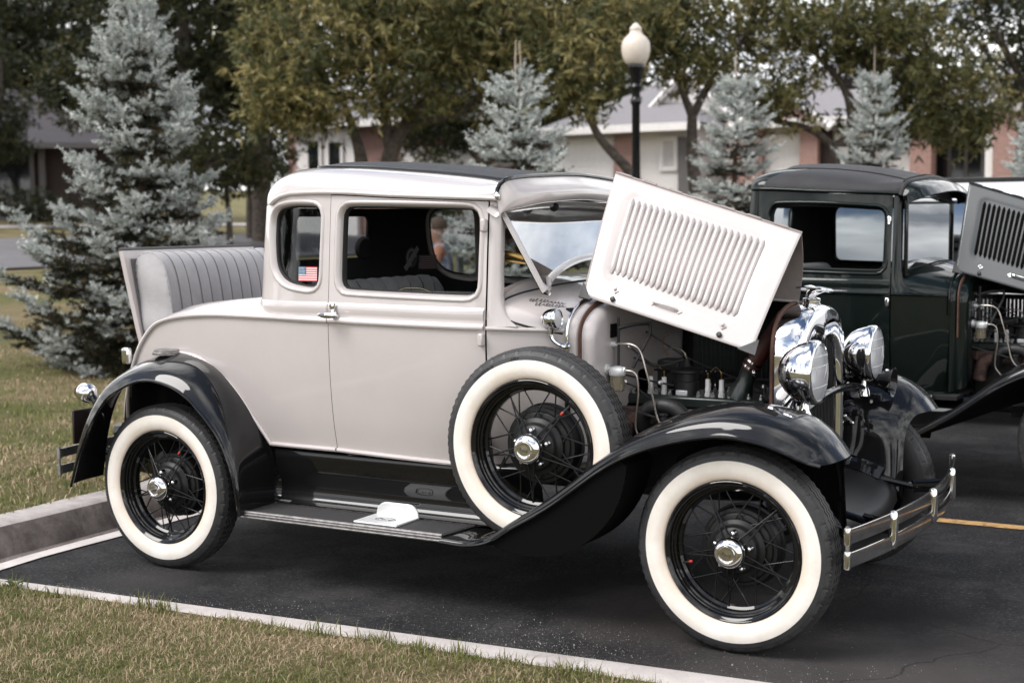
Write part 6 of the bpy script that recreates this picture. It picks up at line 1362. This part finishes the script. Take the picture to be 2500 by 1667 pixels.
# brick house with garage, middle right
H = house('brick house with pale garage door and tall grey hip roof behind the spruces')
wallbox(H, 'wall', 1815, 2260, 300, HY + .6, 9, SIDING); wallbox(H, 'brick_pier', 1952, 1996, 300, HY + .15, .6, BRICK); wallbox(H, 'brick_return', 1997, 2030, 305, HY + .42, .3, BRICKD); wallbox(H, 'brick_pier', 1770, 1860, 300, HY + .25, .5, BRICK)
opening(H, 'garage_door', 1866, 1950, 335, 470, HY + .6, TRIMW, DOORW, base=zg(1900), panels=4); opening(H, 'door', 2046, 2085, 330, 470, HY + .6, TRIMW, DOORW, base=zg(2060)); opening(H, 'window', 2100, 2160, 330, 420, HY + .6, TRIMW, BLINDW, mull=1)
wallbox(H, 'brick_pier', 2222, 2274, 318, HY + .1, .6, BRICK)
x0, ze = hx(1800, 298); x1, _ = hx(2270, 298); zr = hx(2080, 82, HY + 5)[1]; hip(H, x0, x1, HY, HY + 11, ze, zr, SHINGLE, ov=.18); gable_front(H, 1800, 2015, 305, 215, HY - .2, BRICK, SHINGLE, 5); setroot(H, (hx(2040, 400)[0], HY, zg(2040)))
# brick house at the right edge
H = house('brick house with a dark porch and white column at the right edge')
wallbox(H, 'wall', 2272, 2560, 265, HY + 1.2, 8, BRICK); opening(H, 'porch_window', 2280, 2400, 330, 440, HY + 1.2, TRIMD, PANE, mull=2); wallbox(H, 'column', 2406, 2424, 330, HY + .3, .3, TRIMW); wallbox(H, 'brick_pier', 2426, 2560, 250, HY + .2, .9, BRICK)
x0, ze = hx(2278, 262); x1, _ = hx(2600, 262); hip(H, x0, x1, HY + .4, HY + 9, ze, ze + 1.6, SHINGLE, ov=.18); gable_front(H, 2440, 2640, 240, 150, HY + .2, BRICK, SHINGLE, 6); setroot(H, (hx(2400, 400)[0], HY, zg(2400)))
# house behind the big tree
Y2 = 33.0
H = house('brick and white house with tall dark windows behind the forked tree')
wallbox(H, 'wall', 700, 1180, 310, Y2 + .5, 8, BRICK); wallbox(H, 'white_panel', 722, 868, 318, Y2 + .3, .4, TRIMW)
for a, b_ in ((752, 786), (802, 838)): opening(H, 'window', a, b_, 345, 440, Y2 + .3, TRIMW, PANE, fw=.10)
opening(H, 'garage_door', 985, 1160, 365, 470, Y2 + .5, TRIMW, DOORW, base=zg(1070, Y2), panels=4)
x0, ze = hx(690, 305, Y2); x1, _ = hx(1190, 305, Y2); hip(H, x0, x1, Y2, Y2 + 9, ze, ze + 2.2, SHINGLE, ov=.18); setroot(H, (hx(900, 400, Y2)[0], Y2, zg(900, Y2)))
# house at the far left, the trees' shade put into its dark colours
p0 = place(70, 50); H = empty('house', tuple(p0), YAW + .25, label='brick house with tree shade put into its dark colours, hip roof and wide window at the far left', cat='house')
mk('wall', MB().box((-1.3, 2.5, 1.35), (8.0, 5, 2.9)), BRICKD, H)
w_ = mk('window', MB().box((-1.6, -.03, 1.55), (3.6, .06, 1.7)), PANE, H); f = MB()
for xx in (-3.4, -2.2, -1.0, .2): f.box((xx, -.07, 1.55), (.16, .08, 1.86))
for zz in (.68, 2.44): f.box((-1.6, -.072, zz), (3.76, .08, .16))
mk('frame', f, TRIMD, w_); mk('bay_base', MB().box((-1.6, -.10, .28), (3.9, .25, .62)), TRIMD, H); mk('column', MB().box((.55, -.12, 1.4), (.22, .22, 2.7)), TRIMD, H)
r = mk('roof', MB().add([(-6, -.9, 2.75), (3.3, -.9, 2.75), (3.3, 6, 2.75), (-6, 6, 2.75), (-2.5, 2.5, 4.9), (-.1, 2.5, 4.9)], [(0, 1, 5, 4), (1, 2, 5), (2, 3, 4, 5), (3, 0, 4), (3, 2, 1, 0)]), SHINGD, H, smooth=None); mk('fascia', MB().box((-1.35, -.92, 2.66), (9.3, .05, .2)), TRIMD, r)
# ---- lamp post
D_ = 19.0; b = at(1553, 560, D_); zb_ = float(gz(b.x, b.y)); L = empty('street_lamp', (b.x, b.y, zb_), label='black lamp post with a cream acorn globe', cat='lamp post'); L.rotation_euler = (0, 0, 0)
zt = at(1553, 162, D_).z - zb_
mk('post', MB().lathe([(.16, 0), (.16, .25), (.12, .32), (.10, .9), (.062, 1.0), (.055, zt - .55), (.075, zt - .52), (.075, zt - .47), (.055, zt - .44), (.060, zt - .36), (.085, zt - .30), (.060, zt - .26), (.11, zt - .06), (.125, zt - .04), (.125, zt), (0, zt)], n=20), BLACK, L)
GLOBE = mat('cream_globe', (.66, .58, .50), .35, var=.06, sub=.15)
k = (at(1553, 62, D_).z - at(1553, 162, D_).z) / .56
mk('globe', MB().lathe([(.115, 0), (.15, .03), (.18, .10), (.195, .18), (.196, .25), (.18, .315), (.14, .365), (.10, .395), (.082, .43), (.078, .455), (.085, .465), (.082, .49), (.055, .515), (.035, .54), (.018, .555), (0, .56)], n=32), GLOBE, L, smooth=60, loc=(0, 0, zt)).scale = (k, k, k)
# ---- white van beyond the pickup
VAN = mat('white_van_paint', (.62, .63, .64), .3, coat=1, var=.03); VGLASS = mat('van_glass', (.30, .31, .32), .03, metal=1)
V = empty('passenger_van', (1.35, 5.0, 0), label='white passenger van with dark side windows beyond the green pickup', cat='van')
vprof = [(0, .30), (-.02, .55), (-.03, .85), (0, 1.00), (.055, 1.45), (.095, 1.66), (.17, 1.745), (.34, 1.79), (.85, 1.815)]
vprof = CR(vprof, 34); xs_ = [(-.55, .86), (-.50, .95), (-.35, 1.0), (1.0, 1.0), (2.6, 1.0), (3.3, .97), (3.7, .86)]
def vtop(x): return float(np.interp(x, [-.6, -.4, 0, 2.8, 3.5, 4.3, 4.75], [.90, .985, 1.0, 1.0, .93, .60, .55]))
rows = []
for x in np.linspace(-.6, 4.75, 44):
    c = vtop(x); row = []
    for y, z in vprof: zz = .30 + (z - .30) * c if z > 1.0 and x > 2.8 else (z if z < 1.0 else 1.0 + (z - 1.0) * (1 if c > .98 else c)); row.append((x, y + (0.04 if x < -.4 or x > 4.5 else 0), zz))
    rows.append(row + [(x, 1.86 - y, z) for _, y, z in row[::-1]])
mk('van_body', MB().grid(rows), VAN, V, smooth=50)
mk('van_floor', MB().box((2.0, .93, .32), (5.3, 1.7, .06)), INTER, V)
for xe in (-.60, 4.75): mk('van_end', MB().add([tuple(p) for p in rows[0 if xe < 0 else -1]], [tuple(range(len(rows[0])))]), VAN, V)
vy = fn([tuple(p[::-1]) for p in vprof[:26]])
for i, (a, b_) in enumerate(((-.42, .62), (.74, 1.78), (1.90, 2.86))):
    for sd_ in (0, 1):
        fy = lambda z, d: (float(vy(z)) - d) if sd_ == 0 else 1.86 - float(vy(z)) + d
        w_ = mk('side_window', patch(rrect(a, 1.06, b_, 1.615, .06), [], lambda x, z: (x, fy(z, .006), z), .08), VGLASS, V, smooth=60)
        mk('window_seal', MB().tube([(x, fy(z, .006), z) for x, z in dens(rrect(a, 1.06, b_, 1.615, .06), .05)], .010, n=5, closed=True), DARKG, w_)
for sd_ in (0, 1): mk('window_band', patch(rrect(-.47, 1.045, 2.92, 1.632, .05), [], lambda x, z: (x, (float(vy(z)) - .003) if sd_ == 0 else 1.863 - float(vy(z)), z), .12), VGLASS, V, smooth=60)
mk('roof_rail', MB().tube([(x, .20, 1.775) for x in np.linspace(-.3, 2.9, 10)], .016, n=6), DARKG, V)
mk('side_moulding', MB().box((1.9, -.025, .72), (4.9, .03, .07)), DARKG, V, bevel=.01)
for x in (.35, 3.75):
    for y_ in (.0, 1.86):
        Wv = bpy.data.objects.new('wheel', None); COL.objects.link(Wv); Wv.parent = V; Wv.location = (x, y_ + (.06 if y_ == 0 else -.06), .34)
        mk('tyre', MB().lathe([(.20, -.10), (.30, -.11), (.335, -.09), (.34, 0), (.335, .09), (.30, .11), (.20, .10)], ax=(0, 1, 0), n=32), RUBBER, Wv); mk('rim', MB().lathe([(.0, -.06), (.08, -.07), (.19, -.06), (.205, -.10)], ax=(0, 1 if y_ == 0 else -1, 0), n=24), ALU, Wv)
# ---- seated person on the bank, seen through the coupe windows
pp = at(1087, 560, 15.6); gzp = float(gz(pp.x, pp.y)); Pn = empty('person', (pp.x, pp.y, gzp), radians(-65), label='seated person in a blue-grey patterned shirt and orange sleeves beyond the coupe windows', cat='person')
bm = bmesh.new(); sk = {}
J = dict(pelvis=(0, 0, .60, .15), belly=(0, -.02, .78, .15), chest=(0, -.05, .98, .165), neck0=(0, -.06, 1.10, .075), neck=(0, -.08, 1.15, .056), head0=(0, -.10, 1.21, .082), head=(0, -.10, 1.30, .098), crown=(0, -.09, 1.37, .075),
         hipL=(.10, -.04, .58, .10), kneeL=(.14, -.46, .60, .068), ankL=(.14, -.44, .16, .045), toeL=(.15, -.60, .08, .04), hipR=(-.10, -.04, .58, .10), kneeR=(-.14, -.46, .60, .068), ankR=(-.14, -.46, .16, .045), toeR=(-.15, -.62, .08, .04),
         shL=(.19, -.05, 1.07, .065), elL=(.25, -.10, .82, .048), wrL=(.17, -.32, .74, .033), haL=(.14, -.40, .73, .036), shR=(-.19, -.05, 1.07, .065), elR=(-.25, -.10, .82, .048), wrR=(-.17, -.32, .74, .033), haR=(-.14, -.40, .73, .036))
E_ = 'pelvis-belly belly-chest chest-neck0 neck0-neck neck-head0 head0-head head-crown pelvis-hipL hipL-kneeL kneeL-ankL ankL-toeL pelvis-hipR hipR-kneeR kneeR-ankR ankR-toeR chest-shL shL-elL elL-wrL wrL-haL chest-shR shR-elR elR-wrR wrR-haR'.split()
me = bpy.data.meshes.new('body'); ks = list(J)
me.from_pydata([J[k][:3] for k in ks], [tuple(ks.index(a) for a in e.split('-')) for e in E_], [])
bo = bpy.data.objects.new('body', me); COL.objects.link(bo)
sm = bo.modifiers.new('skin', 'SKIN'); sm.use_smooth_shade = True
for i, k in enumerate(ks): me.skin_vertices[0].data[i].radius = (J[k][3], J[k][3]); me.skin_vertices[0].data[i].use_root = (k == 'pelvis')
bo.modifiers.new('sub', 'SUBSURF').levels = 2
me2 = bpy.data.meshes.new_from_object(bo.evaluated_get(bpy.context.evaluated_depsgraph_get())); bpy.data.objects.remove(bo)
SKINM = mat('skin', (.42, .24, .17), .5); SHIRT = mat('patterned_shirt', (.16, .19, .27), .8, col2=(.42, .42, .48), vscale=22); SLEEVE = mat('orange_sleeve', (.34, .15, .09), .8); SHORT = mat('dark_shorts', (.03, .03, .035), .9)
for m_ in (SKINM, SHIRT, SLEEVE, SHORT): me2.materials.append(m_)
for f_ in me2.polygons:
    c = f_.center; f_.use_smooth = True
    f_.material_index = 0 if c.z > 1.13 else (2 if abs(c.x) > .185 and c.z > .80 else 1 if c.z > .68 and c.y > -.24 else 3 if c.y > -.40 and .45 < c.z < .72 and abs(c.x) < .22 else 0)
mk('body', me2, None, Pn)
hr = MB().ball((0, -.085, 1.325), .108, n=10, sc=(1, 1.05, 1.0)); hr.v = [(x, max(y, -.15), max(z, 1.30)) for x, y, z in hr.v]; mk('hair', hr, mat('brown_hair', (.07, .045, .03), .8), Pn, smooth=60)
fc = MB().ball((0, -.20, 1.275), .018, n=6); fc.ball((.035, -.183, 1.305), .010, n=6); fc.ball((-.035, -.183, 1.305), .010, n=6); mk('face_features', fc, SKINM, Pn)
for s in (-1, 1):
    hd = MB()
    for i in range(4): hd.tube(CR([(s * (.145 - .02 * i + .02), -.41, .735), (s * (.135 - .018 * i + .02), -.46, .735 - .004 * i), (s * (.13 - .017 * i + .02), -.485, .705)], 6), [.010, .010, .0095, .009, .0085, .006], n=6)
    hd.tube(CR([(s * .115, -.385, .735), (s * .09, -.42, .74), (s * .085, -.445, .73)], 6), [.011, .011, .010, .010, .009, .006], n=6); mk('fingers', hd, SKINM, Pn)
CH = empty('folding_chair', (pp.x, pp.y, gzp), radians(-65), label='folding chair under the seated person beyond the coupe', cat='chair')
mk('seat', MB().box((0, -.14, .455), (.50, .48, .03)), CLOTH, CH, bevel=.01); mk('backrest', MB().box((0, .16, .78), (.50, .03, .44)), CLOTH, CH, bevel=.01)
for sx in (-1, 1):
    for y_ in (-.36, .14): mk('leg', MB().tube([(sx * .25, y_, .0), (sx * .25, y_ + (.02 if y_ < 0 else .02), .46 if y_ < 0 else 1.0)], .012, n=8), ALU, CH)
